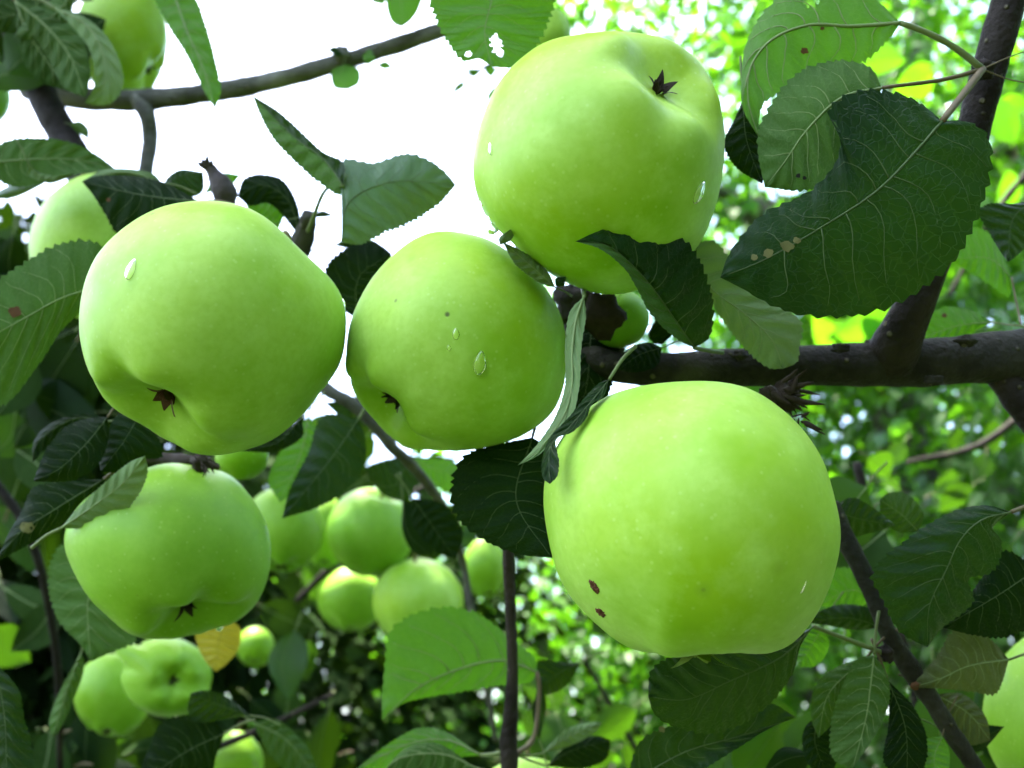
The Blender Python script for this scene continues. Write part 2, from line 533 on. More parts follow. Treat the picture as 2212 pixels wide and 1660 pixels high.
def tree(label, base_xy, height, centre, radii, n_clump, per, leaf, seed, material, bark, keep=None, spread=0.16, cat='tree', name='orchard_tree'):
    bx, by = base_xy
    t = root(name, (bx, by, 0), label, cat, 'trees and bushes in the background')
    (V, F, UV), cl = crown(np.asarray(centre, float), radii, n_clump, per, leaf, seed, keep, spread)
    o = mesh_obj('crown', V - np.array([bx, by, 0]), F, material, t, (0, 0, 0), UV)
    o['kind'] = 'stuff'
    r = np.random.default_rng(seed + 5)
    top = np.array(centre) - np.array([bx, by, 0]) - np.array([0, 0, radii[2] * .45])
    C = catmull([(0, 0, -0.1), (top[0] * .3 + r.uniform(-.05, .05), top[1] * .3, top[2] * .5), tuple(top)], 14)
    v, f, uv = frame_tube(C, np.linspace(height * .028, height * .017, 14), 10, 0.05, seed)
    mesh_obj('trunk', v, f, bark, t, (0, 0, 0), uv)
    sel = cl[r.permutation(len(cl))[:10]] - np.array([bx, by, 0])
    if keep is not None:
        sel = sel[keep(sel + np.array([bx, by, 0]))]
    for e in sel:
        mid = top * .45 + e * .55 + np.array([0, 0, -0.06])
        C = catmull([tuple(top), tuple(mid), tuple(e)], 12)
        v, f, uv = frame_tube(C, np.linspace(height * .011, height * .003, 12), 7, 0.06, int(seed + e[0] * 100))
        mesh_obj('limb', v, f, bark, t, (0, 0, 0), uv)
    return t


def wp(x, y, z):
    return at(x, y, z)


for args in [
    ('sunlit apple tree beyond the upright shoot, its crown filling the upper right', wp(1800, 250, 2.5), (0.95, 0.8, 0.85), 445, 32, 0.049, 21, M_LEAF_FAR),
    ('leafy apple tree behind the right end of the thick branch', wp(2250, 880, 2.0), (0.62, 0.6, 0.62), 351, 32, 0.044, 22, M_LEAF_FAR),
    ('bright bush behind the hanging twig at the bottom centre', wp(1230, 1480, 2.5), (0.75, 0.6, 0.62), 364, 32, 0.043, 23, M_LEAF_FAR),
    ('bush behind the lower right twig', wp(1800, 1350, 2.2), (0.70, 0.6, 0.55), 351, 32, 0.043, 24, M_LEAF_FAR),
    ('shaded bush behind the yellow leaf at the lower left', wp(430, 1480, 1.7), (0.66, 0.45, 0.46), 364, 32, 0.043, 25, M_LEAF_SHADED),
    ('dark bush at the left edge behind the left apples', wp(-40, 1120, 1.25), (0.36, 0.35, 0.42), 297, 32, 0.043, 26, M_LEAF_SHADED),
    ('farther tree behind the pair of apples at the lower left', wp(150, 1450, 4.6), (1.0, 0.8, 1.0), 175, 24, 0.063, 27, M_LEAF_FAR),
    ('farther tree behind the small background apples', wp(850, 1500, 4.9), (1.0, 0.8, 0.95), 175, 24, 0.063, 28, M_LEAF_FAR),
    ('farther tree behind the big apple on the right', wp(1500, 1300, 5.0), (1.0, 0.8, 1.15), 189, 24, 0.063, 29, M_LEAF_FAR),
    ('farther tree at the right edge behind the lower right leaves', wp(2150, 1250, 4.8), (1.0, 0.8, 1.2), 189, 24, 0.063, 30, M_LEAF_FAR),
]:
    lab, c, rad, ncl, per, lf, seed, mt_ = args
    tree(lab, (c[0] + 0.1, c[1] + 0.15), max(1.6, c[2]), c, rad, ncl, per, lf, seed, mt_, M_BARK_GREY, keep=sky_window,
         name='orchard_tree' if 'tree' in lab else 'bush', cat='tree' if 'tree' in lab else 'bush')

# unseen trees added behind and to the right of the viewer: they take the low light from that side
for lab, c, rad, ncl, seed in [
    ('unseen tree added behind the viewer to the right to block light', np.array([1.75, -0.7, 2.0]), (0.9, 1.0, 1.4), 340, 61),
    ('unseen tree added behind the viewer to block low light', np.array([1.3, -2.0, 2.3]), (1.6, 0.9, 2.2), 620, 62)]:
    tree(lab, (c[0], c[1]), 2.6, c, rad, ncl, 24, 0.085, seed, M_LEAF_MID, M_BARK_GREY)


# ------------------------------------------------------------------ apples
def apple_shape(nt_=72, np_=72, lobes=0.03, ribs=0.05, dimple=0.22, tall=0.90, seed=0, taper=0.06):
    r = np.random.default_rng(seed)
    th = np.linspace(0, math.pi, nt_)
    th = th - 0.25 * np.sin(2 * th) * 0.5            # denser near the two poles
    ph = np.linspace(0, 2 * math.pi, np_, endpoint=False)
    T, P = np.meshgrid(th, ph, indexing='ij')
    f0 = r.uniform(0, 6.28, 4)
    rho = np.sin(T) * (1 - taper * np.cos(T)) ** 1.0
    rho = np.sign(rho) * np.abs(rho) ** 0.92
    h = tall * np.cos(T)
    near = np.exp(-(T / 0.34) ** 2)
    far = np.exp(-((math.pi - T) / 0.30) ** 2)
    h = h - dimple * near + 0.26 * far
    rib = np.exp(-((T - 0.42) / 0.24) ** 2)
    h = h + ribs * np.cos(5 * P + f0[0]) * rib
    rho = rho * (1 + ribs * 2 * np.cos(5 * P + f0[0]) * np.exp(-((T - 0.25) / 0.22) ** 2))
    rho = rho * (1 + lobes * np.cos(5 * P + f0[0]) * np.exp(-((T - 0.9) / 0.7) ** 2) + 0.018 * np.cos(2 * P + f0[1]) + 0.015 * np.cos(3 * P + f0[2]))
    h = h + 0.03 * np.cos(P + f0[3]) * np.sin(T) ** 2
    V = np.stack([rho * np.cos(P), rho * np.sin(P), h], -1)
    return V, T, P


APPLES = {}


def apple(key, label, outline, z, calyx, nz, seed, material=None, ribs=0.05, dimple=0.22, calyx_mat=None, calyx_size=1.0,
          big=True, centre=None, stem=True, group=None, tall=0.9, lobes=0.03):
    """outline: points of the silhouette (2212-wide view) or (cx, cy, rx, ry); calyx: direction of the blossom end in the view"""
    material = material or (M_APPLE_SHADED if key in ('lowleft', 'edge', 'pair1', 'pair2', 'core', 'darkleft', 'edgeleft', 'bg1', 'bg2', 'bg4', 'bg5', 'bg6', 'bottom1', 'tiny', 'under') else M_APPLE)
    if len(outline) == 4 and not isinstance(outline[0], tuple):
        cx, cy, rx, ry = outline
        a = np.linspace(0, 2 * math.pi, 24, endpoint=False)
        poly = np.stack([cx + rx * np.cos(a), cy + ry * np.sin(a)], 1)
    else:
        o_ = list(outline)
        poly = catmull(o_ + [o_[0]], 90)[:-1]
        cx = (poly[:, 0].min() + poly[:, 0].max()) / 2
        cy = (poly[:, 1].min() + poly[:, 1].max()) / 2
    c0 = at(cx, cy, z)
    n = CAM - c0; n /= np.linalg.norm(n)
    e1 = RIGHT - n * (RIGHT @ n); e1 /= np.linalg.norm(e1)
    e2 = np.cross(n, e1)
    # outline points on the plane through the centre square to the line of sight
    d = at(poly[:, 0], poly[:, 1], np.ones(len(poly))) - CAM
    tt = ((c0 - CAM) @ n) / (d @ n)
    q = CAM + d * tt[:, None] - c0
    qa = np.arctan2(q @ e2, q @ e1); qr = np.hypot(q @ e1, q @ e2) * 0.985
    order = np.argsort(qa); qa = qa[order]; qr = qr[order]
    NT, NP = (80, 80) if big else (40, 40)
    V, T, P = apple_shape(NT, NP, seed=seed, ribs=ribs, dimple=dimple, tall=tall, lobes=lobes)
    # turn the blossom end towards the wanted direction
    w = np.array([calyx[0], -calyx[1]], float)
    w = w / (np.linalg.norm(w) + 1e-9) * math.sqrt(max(0.0, 1 - nz * nz))
    ax = np.array([w[0], w[1], nz])
    t1 = np.cross(ax, [0.31, 0.2, 0.93]); t1 /= np.linalg.norm(t1)
    t2 = np.cross(ax, t1)
    L = V.reshape(-1, 3) @ np.stack([t1, t2, ax])
    a = np.arctan2(L[:, 1], L[:, 0]); rr = np.hypot(L[:, 0], L[:, 1])
    nb = 72
    bins = ((a + math.pi) / (2 * math.pi) * nb).astype(int) % nb
    sil = np.zeros(nb)
    np.maximum.at(sil, bins, rr)
    ba = (np.arange(nb) + .5) / nb * 2 * math.pi - math.pi
    tgt = np.interp(ba, qa, qr, period=2 * math.pi)
    fac = tgt / np.maximum(sil, 1e-6)
    k = np.array([1, 2, 3, 2, 1]) / 9.0
    fac = np.convolve(np.concatenate([fac[-2:], fac, fac[:2]]), k, 'valid')
    mean = fac.mean()
    f = np.interp(a, ba, fac, period=2 * math.pi)
    sl_ = np.interp(a, ba, sil, period=2 * math.pi)
    bl = np.clip(rr / sl_, 0, 1) ** 1.5
    f = mean + (f - mean) * bl
    W = L[:, :1] * f[:, None] * e1 + L[:, 1:2] * f[:, None] * e2 + L[:, 2:3] * mean * n
    pa = np.arctan2(poly[:, 1] - cy, poly[:, 0] - cx); pr = np.hypot(poly[:, 1] - cy, poly[:, 0] - cx)
    od_ = np.argsort(pa); pa, pr = pa[od_], pr[od_]
    for _ in range(3):                                  # refine against the silhouette as it is seen
        sx, sy, _z = proj(W + c0)
        va = np.arctan2(sy - cy, sx - cx); vr = np.hypot(sy - cy, sx - cx)
        bi = ((va + math.pi) / (2 * math.pi) * nb).astype(int) % nb
        s2 = np.zeros(nb); np.maximum.at(s2, bi, vr)
        g2 = np.interp(ba, pa, pr, period=2 * math.pi) / np.maximum(s2, 1e-6)
        g2 = np.convolve(np.concatenate([g2[-2:], g2, g2[:2]]), k, 'valid')
        fv = np.interp(va, ba, g2, period=2 * math.pi)
        rad_ = np.clip(vr / np.interp(va, ba, s2, period=2 * math.pi), 0, 1) ** 1.5
        fv = 1 + (fv - 1) * rad_
        wi = W @ e1; wj = W @ e2; wn_ = W @ n
        W = np.outer(wi * fv, e1) + np.outer(wj * fv, e2) + np.outer(wn_, n)
    faces = []
    for i in range(NT - 1):
        for j in range(NP):
            k2 = (j + 1) % NP
            faces.append((i * NP + j, (i + 1) * NP + j, (i + 1) * NP + k2, i * NP + k2))
    t = root('apple', c0, label, 'apple', group)
    body = mesh_obj('fruit', W, faces, material, t, (0, 0, 0))
    # weld the poles by collapsing them onto one point is not needed: the rings there have no size
    axw = ax[0] * e1 + ax[1] * e2 + ax[2] * n
    R = mean
    pole = W[:NP].mean(0)
    spole = W[-NP:].mean(0)
    b1 = np.cross(axw, [0.2, 0.5, 0.84]); b1 /= np.linalg.norm(b1); b2 = np.cross(axw, b1)
    # blossom end: five pointed sepals round a dark tuft
    r = np.random.default_rng(seed + 3)
    cv, cf = [], []
    for s in range(5):
        an = 2 * math.pi * s / 5 + r.uniform(-.25, .25)
        od = math.cos(an) * b1 + math.sin(an) * b2
        sd = -math.sin(an) * b1 + math.cos(an) * b2
        ln = R * 0.20 * calyx_size * r.uniform(.75, 1.25); wd = R * 0.060 * calyx_size
        out_ = r.uniform(0.25, .95)
        rows = []
        for q2, (u, wv) in enumerate([(0, .8), (.3, 1.0), (.6, .65), (.85, .3), (1, .04)]):
            c_ = pole + od * (0.04 * R + ln * u * (.3 + out_ * u * .7)) + axw * (ln * (u * 1.0 - .35 * out_ * u * u) - R * .01)
            curl = 0.3 * wd * wv
            rows.append((c_ - sd * wd * wv + axw * curl, c_ - od * wd * .3, c_ + sd * wd * wv + axw * curl))
        b0 = len(cv)
        for row in rows:
            cv.extend(row)
        for q2 in range(4):
            for c2 in range(2):
                i0 = b0 + q2 * 3 + c2
                cf.append((i0, i0 + 1, i0 + 4, i0 + 3))
    for s in range(9):                                  # dried stamens
        od = r.normal(size=3) * .5; od -= axw * (od @ axw)
        C = np.array([pole + od * R * .05, pole + od * R * .09 + axw * R * .10 * calyx_size])
        v, fq, _ = frame_tube(C, np.array([R * .012, R * .006]), 4, 0)
        b0 = len(cv); cv.extend(v); cf.extend(tuple(i + b0 for i in q3) for q3 in fq)
    if calyx_size > 0:
        mesh_obj('calyx', cv, cf, calyx_mat or M_CALYX, t, (0, 0, 0))
    if stem:
        C = catmull([tuple(spole + axw * R * .1), tuple(spole - axw * R * .22), tuple(spole - axw * R * .46 + b1 * R * .08)], 8)
        v, fq, uv = frame_tube(C, np.linspace(R * .035, R * .05, 8), 8, .05, seed)
        mesh_obj('stem', v, fq, M_STEM, t, (0, 0, 0), uv)
    APPLES[key] = dict(root=t, c=c0, W=W, R=R, n=n, faces=faces, e1=e1, e2=e2)
    return t


def on_apple(key, x, y):
    """surface point and outward normal of an apple where the view line x, y meets it"""
    A = APPLES[key]
    P = A['W'] + A['c']
    px, py, pz = proj(P)
    d = (px - x) ** 2 + (py - y) ** 2
    near = np.argsort(d)[:40]
    near = near[pz[near] <= pz[near].min() + A['R'] * 0.35]
    near = near[:8]
    w = 1 / (d[near] + 4)
    zz = (pz[near] * w).sum() / w.sum()
    p = at(x, y, zz)
    q = A['W'][near].mean(0)
    # normal from a local fit
    Q = A['W'][np.argsort(((A['W'] + A['c'] - p) ** 2).sum(1))[:40]]
    u, s, vt = np.linalg.svd(Q - Q.mean(0))
    nn = vt[2]
    if nn @ (p - A['c']) < 0:
        nn = -nn
    return p - A['c'], nn


def drop(key, x, y, w, h, bulge=0.45, lean=0.0):
    """a water drop on an apple: w, h in view pixels"""
    p, nn = on_apple(key, x, y)
    A = APPLES[key]
    z = proj(p + A['c'])[2]
    dn = np.array([lean, 0, -1.0]); dn -= nn * (dn @ nn); dn /= np.linalg.norm(dn)
    sd = np.cross(nn, dn)
    V, F = [], []
    n1, n2 = 12, 20
    for i in range(n1):
        t = i / (n1 - 1) * math.pi
        for j in range(n2):
            a = 2 * math.pi * j / n2
            X = math.sin(t) * math.cos(a); Y = math.sin(t) * math.sin(a); Z = math.cos(t)
            sh = 1 - 0.45 * max(0.0, -Y)             # narrower above
            zl = Z * pxm(w, z) * bulge * (1 + .35 * Y)
            V.append(p + sd * X * sh * pxm(w, z) / 2 + dn * Y * pxm(h, z) / 2 + nn * (zl if Z > 0 else zl * .3))
    for i in range(n1 - 1):
        for j in range(n2):
            k = (j + 1) % n2
            F.append((i * n2 + j, (i + 1) * n2 + j, (i + 1) * n2 + k, i * n2 + k))
    mesh_obj('water_drop', V, F, M_WATER, A['root'], (0, 0, 0))


apple('right', 'largest apple, pale green with two brown scars, below the thick branch',
      [(1545, 823), (1620, 840), (1690, 885), (1740, 935), (1780, 1000), (1805, 1080), (1817, 1150), (1808, 1220), (1785, 1290), (1750, 1350), (1700, 1400), (1650, 1415), (1580, 1417), (1520, 1412), (1470, 1422), (1410, 1415), (1340, 1390), (1290, 1350), (1240, 1300), (1205, 1240), (1185, 1170), (1172, 1090), (1180, 1020), (1205, 960), (1250, 900), (1310, 855), (1380, 833), (1460, 825)],
      0.238, (0.02, 1), 0.10, 4, calyx_mat=M_CALYX_GREEN, stem=False, ribs=.012, dimple=.16, lobes=.012)
apple('top', 'large green apple at the top, its blossom end turned up to the right',
      [(1290, 68), (1400, 72), (1480, 105), (1530, 160), (1555, 220), (1567, 290), (1560, 380), (1545, 450), (1510, 530), (1440, 600), (1370, 630), (1310, 637), (1240, 620), (1170, 580), (1100, 520), (1050, 470), (1025, 400), (1022, 340), (1040, 260), (1070, 190), (1110, 140), (1180, 90)],
      0.266, (130, -160), 0.50, 7, ribs=0.028, dimple=0.27, tall=1.0, calyx_size=.62, lobes=.015)
apple('left', 'large green apple on the left touching its neighbour, red-brown sepals below',
      [(465, 433), (540, 450), (600, 490), (640, 530), (690, 575), (730, 620), (748, 680), (745, 740), (735, 790), (700, 840), (650, 900), (590, 950), (520, 975), (450, 985), (390, 968), (300, 915), (240, 880), (205, 830), (180, 770), (170, 700), (180, 620), (210, 550), (270, 490), (340, 450), (400, 436)],
      0.265, (-115, 170), 0.46, 9, ribs=0.035, dimple=0.32, lobes=.02, tall=1.0, calyx_size=.8, calyx_mat=M_CALYX_RED)
apple('middle', 'green apple in the middle with a water drop on its face',
      [(975, 498), (1050, 515), (1120, 560), (1185, 630), (1215, 690), (1225, 760), (1220, 830), (1195, 890), (1150, 930), (1100, 955), (1020, 972), (960, 975), (900, 972), (860, 960), (820, 920), (790, 885), (755, 830), (745, 770), (755, 700), (780, 640), (820, 580), (880, 525), (930, 502)],
      0.287, (-157, 148), 0.32, 13, ribs=0.03, dimple=0.30, lobes=.02, tall=1.0, calyx_size=.75)
apple('lowleft', 'shaded green apple hanging below the large left apple',
      [(440, 1008), (490, 1022), (540, 1070), (575, 1130), (585, 1190), (578, 1250), (550, 1310), (510, 1345), (450, 1365), (390, 1378), (330, 1382), (280, 1370), (230, 1330), (190, 1290), (160, 1240), (140, 1190), (140, 1150), (170, 1090), (240, 1040), (320, 1010), (370, 1000)],
      0.325, (48, 120), 0.46, 17, dimple=0.32, tall=.97, calyx_size=.7)
BGA = 'apples farther back'
apple('behind_left', 'pale apple behind the large left apple, half covered by a dark leaf', (225, 535, 163, 163), 0.435, (0.2, 1), 0.1, 21, group=BGA)
apple('topleft', 'sunlit apple at the top left against the white sky', [(262, -40), (320, -35), (350, 10), (362, 70), (358, 130), (338, 180), (310, 208), (275, 215), (225, 205), (180, 150), (165, 90), (170, 20), (205, -30)], 0.55, (55, 70), 0.35, 23, group=BGA, calyx_size=.6)
apple('darkleft', 'dark shaded apple in the top left corner behind the leaves', (52, 105, 92, 92), 0.56, (0.2, 1), 0.2, 25, big=False, group=BGA)
apple('edgeleft', 'sliver of a dark apple at the left edge under the corner leaves', (-38, 215, 62, 62), 0.58, (0, 1), 0.1, 27, big=False, group=BGA)
apple('bg1', 'background apple partly behind the dark folded leaf, next to the lower left apple', (610, 1145, 90, 92), 0.62, (0, 1), 0.25, 29, big=False, group=BGA)
apple('bg2', 'round background apple, upper of the two in the gap below the middle apple', (800, 1150, 94, 96), 0.68, (-.3, 1), -0.2, 31, big=False, group=BGA)
apple('bg3', 'bright background apple just above the big backlit leaf', (903, 1300, 98, 94), 0.66, (.1, 1), -0.1, 33, big=False, group=BGA)
apple('bg4', 'small background apple left of the hanging twig', (1047, 1228, 46, 66), 0.80, (.2, 1), 0.1, 35, big=False, group=BGA)
apple('bg5', 'dark apple in shade below the round background apple', (757, 1295, 72, 70), 0.76, (0, 1), 0.1, 37, big=False, group=BGA)
apple('bg6', 'background apple showing between the round one and its left neighbour', (703, 1150, 50, 80), 0.80, (0, 1), 0.1, 39, big=False, group=BGA)
apple('pair1', 'blurred apple of the lower left pair, its dark blossom end facing out', (360, 1463, 98, 86), 0.52, (.1, .05), 0.97, 41, big=False, group=BGA, calyx_size=.7, dimple=.3)
apple('pair2', 'blurred apple of the lower left pair, left and darker', (243, 1502, 84, 90), 0.56, (0, 1), 0.1, 43, big=False, group=BGA)
apple('bottom1', 'small apple at the bottom edge right of the dark lower left leaf', (508, 1648, 62, 70), 0.62, (0, 1), 0.0, 45, big=False, group=BGA)
apple('edge', 'green apple cut by the right edge of the picture', (2328, 1548, 206, 206), 0.335, (-.2, 1), 0.1, 47, group=BGA)
apple('bottom2', 'apple top at the bottom edge below the hanging twig', (1140, 1762, 128, 126), 0.40, (0, 1), 0.0, 49, big=False, group=BGA)
apple('core', 'small apple in the shade behind the top apple, by the branch spur', (1336, 688, 66, 64), 0.310, (-1, .15), 0.55, 51, group=BGA, calyx_size=1.9, dimple=.34)
apple('tiny', 'small blurred apple right of the yellow leaf', (552, 1398, 42, 44), 0.85, (0, 1), 0.4, 53, big=False, group=BGA, calyx_size=.6)
apple('under', 'apple glimpsed between the large left apple and the one below it', (522, 985, 58, 52), 0.40, (0, 1), 0.0, 55, big=False, group=BGA)
apple('topback', 'apple peeping out behind the big leaf at the top', (1185, 75, 48, 62), 0.42, (0, 1), 0.0, 57, big=False, group=BGA)

drop('middle', 1037, 785, 30, 56)
drop('middle', 985, 722, 16, 26, .3)
drop('middle', 970, 752, 10, 14, .3)
drop('left', 284, 582, 24, 52, .4, -.25)
drop('left', 742, 655, 9, 26, .4)
drop('top', 1510, 416, 26, 54, .4, .12)
drop('top', 1060, 322, 12, 34, .4)
drop('top', 1040, 440, 9, 18, .5)
drop('top', 1058, 470, 10, 22, .5)
drop('top', 1066, 491, 24, 30, .7)
drop('right', 1735, 1268, 9, 34, .3)
drop('lowleft', 474, 1347, 40, 14, .4)
drop('lowleft', 497, 1342, 14, 10, .5)


def scab(key, x, y, w, h, seed):
    p, nn = on_apple(key, x, y)
    A = APPLES[key]
    z = proj(p + A['c'])[2]
    dn = np.array([0, 0, -1.0]); dn -= nn * (dn @ nn); dn /= np.linalg.norm(dn)
    sd = np.cross(nn, dn)
    r = np.random.default_rng(seed)
    V, F = [p + nn * pxm(w, z) * .12], []
    n2 = 26
    for ring, k in enumerate((.45, .8, 1.0)):
        for j in range(n2):
            a = 2 * math.pi * j / n2
            q = k * (0.75 + .4 * r.random() if ring == 2 else .85 + .25 * r.random())
            hgt = (.20 * r.random(), .16 * r.random(), -.05)[ring]
            V.append(p + sd * math.cos(a) * q * pxm(w, z) / 2 + dn * math.sin(a) * q * pxm(h, z) / 2 + nn * hgt * pxm(w, z))
    for j in range(n2):
        k = (j + 1) % n2
        F.append((0, 1 + j, 1 + k))
        for ring in range(2):
            F.append((1 + ring * n2 + j, 1 + (ring + 1) * n2 + j, 1 + (ring + 1) * n2 + k, 1 + ring * n2 + k))
    mesh_obj('scar', V, F, M_SCAB, A['root'], (0, 0, 0), smooth=False)


scab('right', 1284, 1268, 26, 38, 1)
scab('right', 1299, 1323, 32, 30, 2)
scab('right', 1281, 1292, 8, 18, 3)


# ------------------------------------------------------------------ leaves
class Surf:
    pass


def leaf(parent, mid, L, R, z, e=(2, 2), under=False, m=None, flipL=False, flipR=False, teeth=True, veins=True, pet=None,
         spots=(), holes=(), bow=0.0, wave=1.5, hi=True, tip=None, seed=None, name='leaf', label=None, laterals=7):
    """mid, L, R: midrib and the two margins, from stalk to tip, as points of the 2212-wide view;
    z = depth at stalk and tip (m); e = how far each margin bends back (mm); under = lower side towards us"""
    m = m or M_LEAF
    global LEAFN
    LEAFN += 1
    seed = LEAFN if seed is None else seed
    r = np.random.default_rng(1000 + seed)
    NU = 112 if hi else 22
    H = 7 if hi else 3
    if len(holes):
        NU, H = 224, 22
    mid = [tuple(q[:2]) for q in mid]
    Lp = [mid[0]] + [tuple(q) for q in L] + [mid[-1]]
    Rp = [mid[0]] + [tuple(q) for q in R] + [mid[-1]]
    Mc, Lc, Rc = catmull(mid, NU), catmull(Lp, NU), catmull(Rp, NU)
    u = np.linspace(0, 1, NU)
    zb, zt = z if isinstance(z, tuple) else (z, z)
    zc = zb + (zt - zb) * u + bow * 1e-3 * np.sin(math.pi * u)
    scale_px = 1106.0 / TANH / zc.mean()
    wph = r.uniform(0, 6.28, 4)
    cols_xy, cols_z, vs = [], [], []
    half = {}
    for side, E, ee in ((-1, Lc, e[0]), (1, Rc, e[1])):
        E = E.copy()
        dxy = E - Mc
        wid = np.linalg.norm(dxy, axis=1) + 1e-6
        if teeth and hi:
            n_t = 26
            fr = (u * n_t + .13 * np.sin(u * 40 + wph[0])) % 1.0
            amp = np.minimum(0.08 * wid + .5, 0.0016 * scale_px) * np.clip(wid / (wid.max() * .3 + 1e-6), 0, 1)
            amp = amp * (.75 + .5 * np.sin(u * 23 + wph[1]) ** 2)
            E = E + dxy / wid[:, None] * ((fr - .5) * amp)[:, None]
        half[side] = (E, ee)
    cols = list(range(-H, H + 1))
    X = np.zeros((NU, 2 * H + 1, 2)); Z = np.zeros((NU, 2 * H + 1)); UV = np.zeros((NU, 2 * H + 1, 2))
    for c in cols:
        s = abs(c) / H
        side = -1 if c < 0 else 1
        E, ee = half[side]
        k = s
        X[:, c + H] = Mc + (E - Mc) * k
        env = np.sin(math.pi * np.clip(u, 0, 1)) ** 0.6
        quilt = 0.50 * np.sin(2 * math.pi * (u * laterals * 1.15 - s * .8) + wph[3]) * math.sin(math.pi * s) * (1 if hi else 0)
        Z[:, c + H] = zc + 1e-3 * (ee * s ** 1.6 * env + wave * s * s * np.sin(u * 7.5 + wph[2] + (1.7 if c < 0 else 0)) * env + quilt)
        UV[:, c + H] = np.stack([u, np.full(NU, .5 + .5 * c / H)], 1)
    Wv = at(X[..., 0], X[..., 1], Z)
    base = Wv[0, H].copy()
    W2 = Wv.reshape(-1, 3) - base
    nc = 2 * H + 1
    # which way round gives the upper side to the viewer
    area = 0.0
    for i in range(NU - 1):
        q = [X[i, H - H], X[i, nc - 1], X[i + 1, nc - 1], X[i + 1, 0]]
        area += sum(q[k][0] * q[(k + 1) % 4][1] - q[(k + 1) % 4][0] * q[k][1] for k in range(4))
    ccw_up = area < 0                                   # y grows downwards in the view
    want = ccw_up != under
    F = []
    hx = np.asarray(holes, float) if len(holes) else None
    for i in range(NU - 1):
        for j in range(nc - 1):
            if hx is not None:
                cc = (X[i, j] + X[i + 1, j + 1]) / 2
                wob = 1 + .35 * math.sin(7 * math.atan2(cc[1] - hx[0, 1], cc[0] - hx[0, 0]))
                if (((cc - hx[:, :2]) ** 2).sum(1) < (hx[:, 2] * wob) ** 2).any():
                    continue
            q = (i * nc + j, i * nc + j + 1, (i + 1) * nc + j + 1, (i + 1) * nc + j)
            fl = want
            if j < H and flipL:
                fl = not fl
            if j >= H and flipR:
                fl = not fl
            F.append(q if fl else q[::-1])
    pl = np.array(parent.location)
    o = mesh_obj(name, W2, F, m, parent, base - pl, UV.reshape(-1, 2))
    if label:
        o['label'] = label
    # raised midrib and side veins
    Wl = Wv - base
    L3 = np.linalg.norm(np.diff(Wl[:, H], axis=0), axis=1).sum()
    if veins:
        r0 = 0.00050 * (L3 / 0.07) * (1.25 if under else 0.75)
        mv = M_VEIN if under else M_VEIN_DARK
        step = 4 if hi else 3
        C = Wl[::step, H]
        v, f, uv = frame_tube(C, np.linspace(r0, r0 * .25, len(C)), 6, 0)
        VV, FF = list(v), list(f)
        if hi:
            mm = laterals
            for sd in (-1, 1):
                for k in range(mm):
                    t0 = .06 + .74 * (k + (.25 if sd > 0 else 0) + r.uniform(-.28, .28)) / mm
                    pts = []
                    reach = .93 - .02 * k
                    for q in np.linspace(0, 1, 9):
                        s = q * reach
                        tt = t0 + .17 * q ** 1.35 * (1 - .25 * t0) + .02 * math.sin(q * 5 + k)
                        fi = min(tt, .995) * (NU - 1)
                        i0 = int(fi); fr = fi - i0
                        cj = H + sd * s * H
                        j0 = int(math.floor(cj)); fj = cj - j0
                        j1 = min(j0 + 1, nc - 1); i1 = min(i0 + 1, NU - 1)
                        pts.append(Wl[i0, j0] * (1 - fr) * (1 - fj) + Wl[i0, j1] * (1 - fr) * fj + Wl[i1, j0] * fr * (1 - fj) + Wl[i1, j1] * fr * fj)
                    v, f, uv = frame_tube(np.array(pts), np.linspace(r0 * (.42 if under else .5), r0 * .14, 9), 5, 0)
                    b0 = len(VV)
                    VV.extend(v); FF.extend(tuple(i + b0 for i in q) for q in f)
        mesh_obj('veins', VV, FF, mv, o, (0, 0, 0))
    # stalk
    dirv = Wl[0, H] - Wl[max(2, NU // 10), H]
    dirv /= np.linalg.norm(dirv) + 1e-9
    if pet != 0:
        if pet is None:
            end = dirv * 0.014
            pts = [(0, 0, 0), tuple(dirv * .007 + np.array([0, 0, .001])), tuple(end)]
        else:
            pts = [(0, 0, 0)] + [tuple(at(*q) - base) for q in pet]
        C = catmull(pts, 14)
        v, f, uv = frame_tube(C, np.linspace(.00085, .0011, 14) * (L3 / .075), 8, .04, seed)
        mesh_obj('petiole', v, f, M_PETIOLE_RED if r.random() < .3 else M_PETIOLE, o, (0, 0, 0), uv)
    for (sx, sy, sr, sm) in spots:
        d2 = (X[..., 0] - sx) ** 2 + (X[..., 1] - sy) ** 2
        i0, j0 = np.unravel_index(np.argmin(d2), d2.shape)
        zz = Z[i0, j0]
        n2 = 14
        P2 = [(sx, sy)]
        for j in range(n2):
            a = 2 * math.pi * j / n2
            q = sr * r.uniform(.75, 1.15)
            P2.append((sx + q * math.cos(a), sy + q * .85 * math.sin(a)))
        P2 = np.array(P2)
        dz = []
        for q in P2:
            dd = (X[..., 0] - q[0]) ** 2 + (X[..., 1] - q[1]) ** 2
            ii = np.argsort(dd.ravel())[:4]
            w = 1 / (dd.ravel()[ii] + 1)
            dz.append((Z.ravel()[ii] * w).sum() / w.sum())
        V = at(P2[:, 0], P2[:, 1], np.array(dz) - .00025) - base
        mesh_obj('leaf_spot', V, [(0, 1 + j, 1 + (j + 1) % n2) for j in range(n2)], sm, o, (0, 0, 0))
    return o


LEAFN = 0


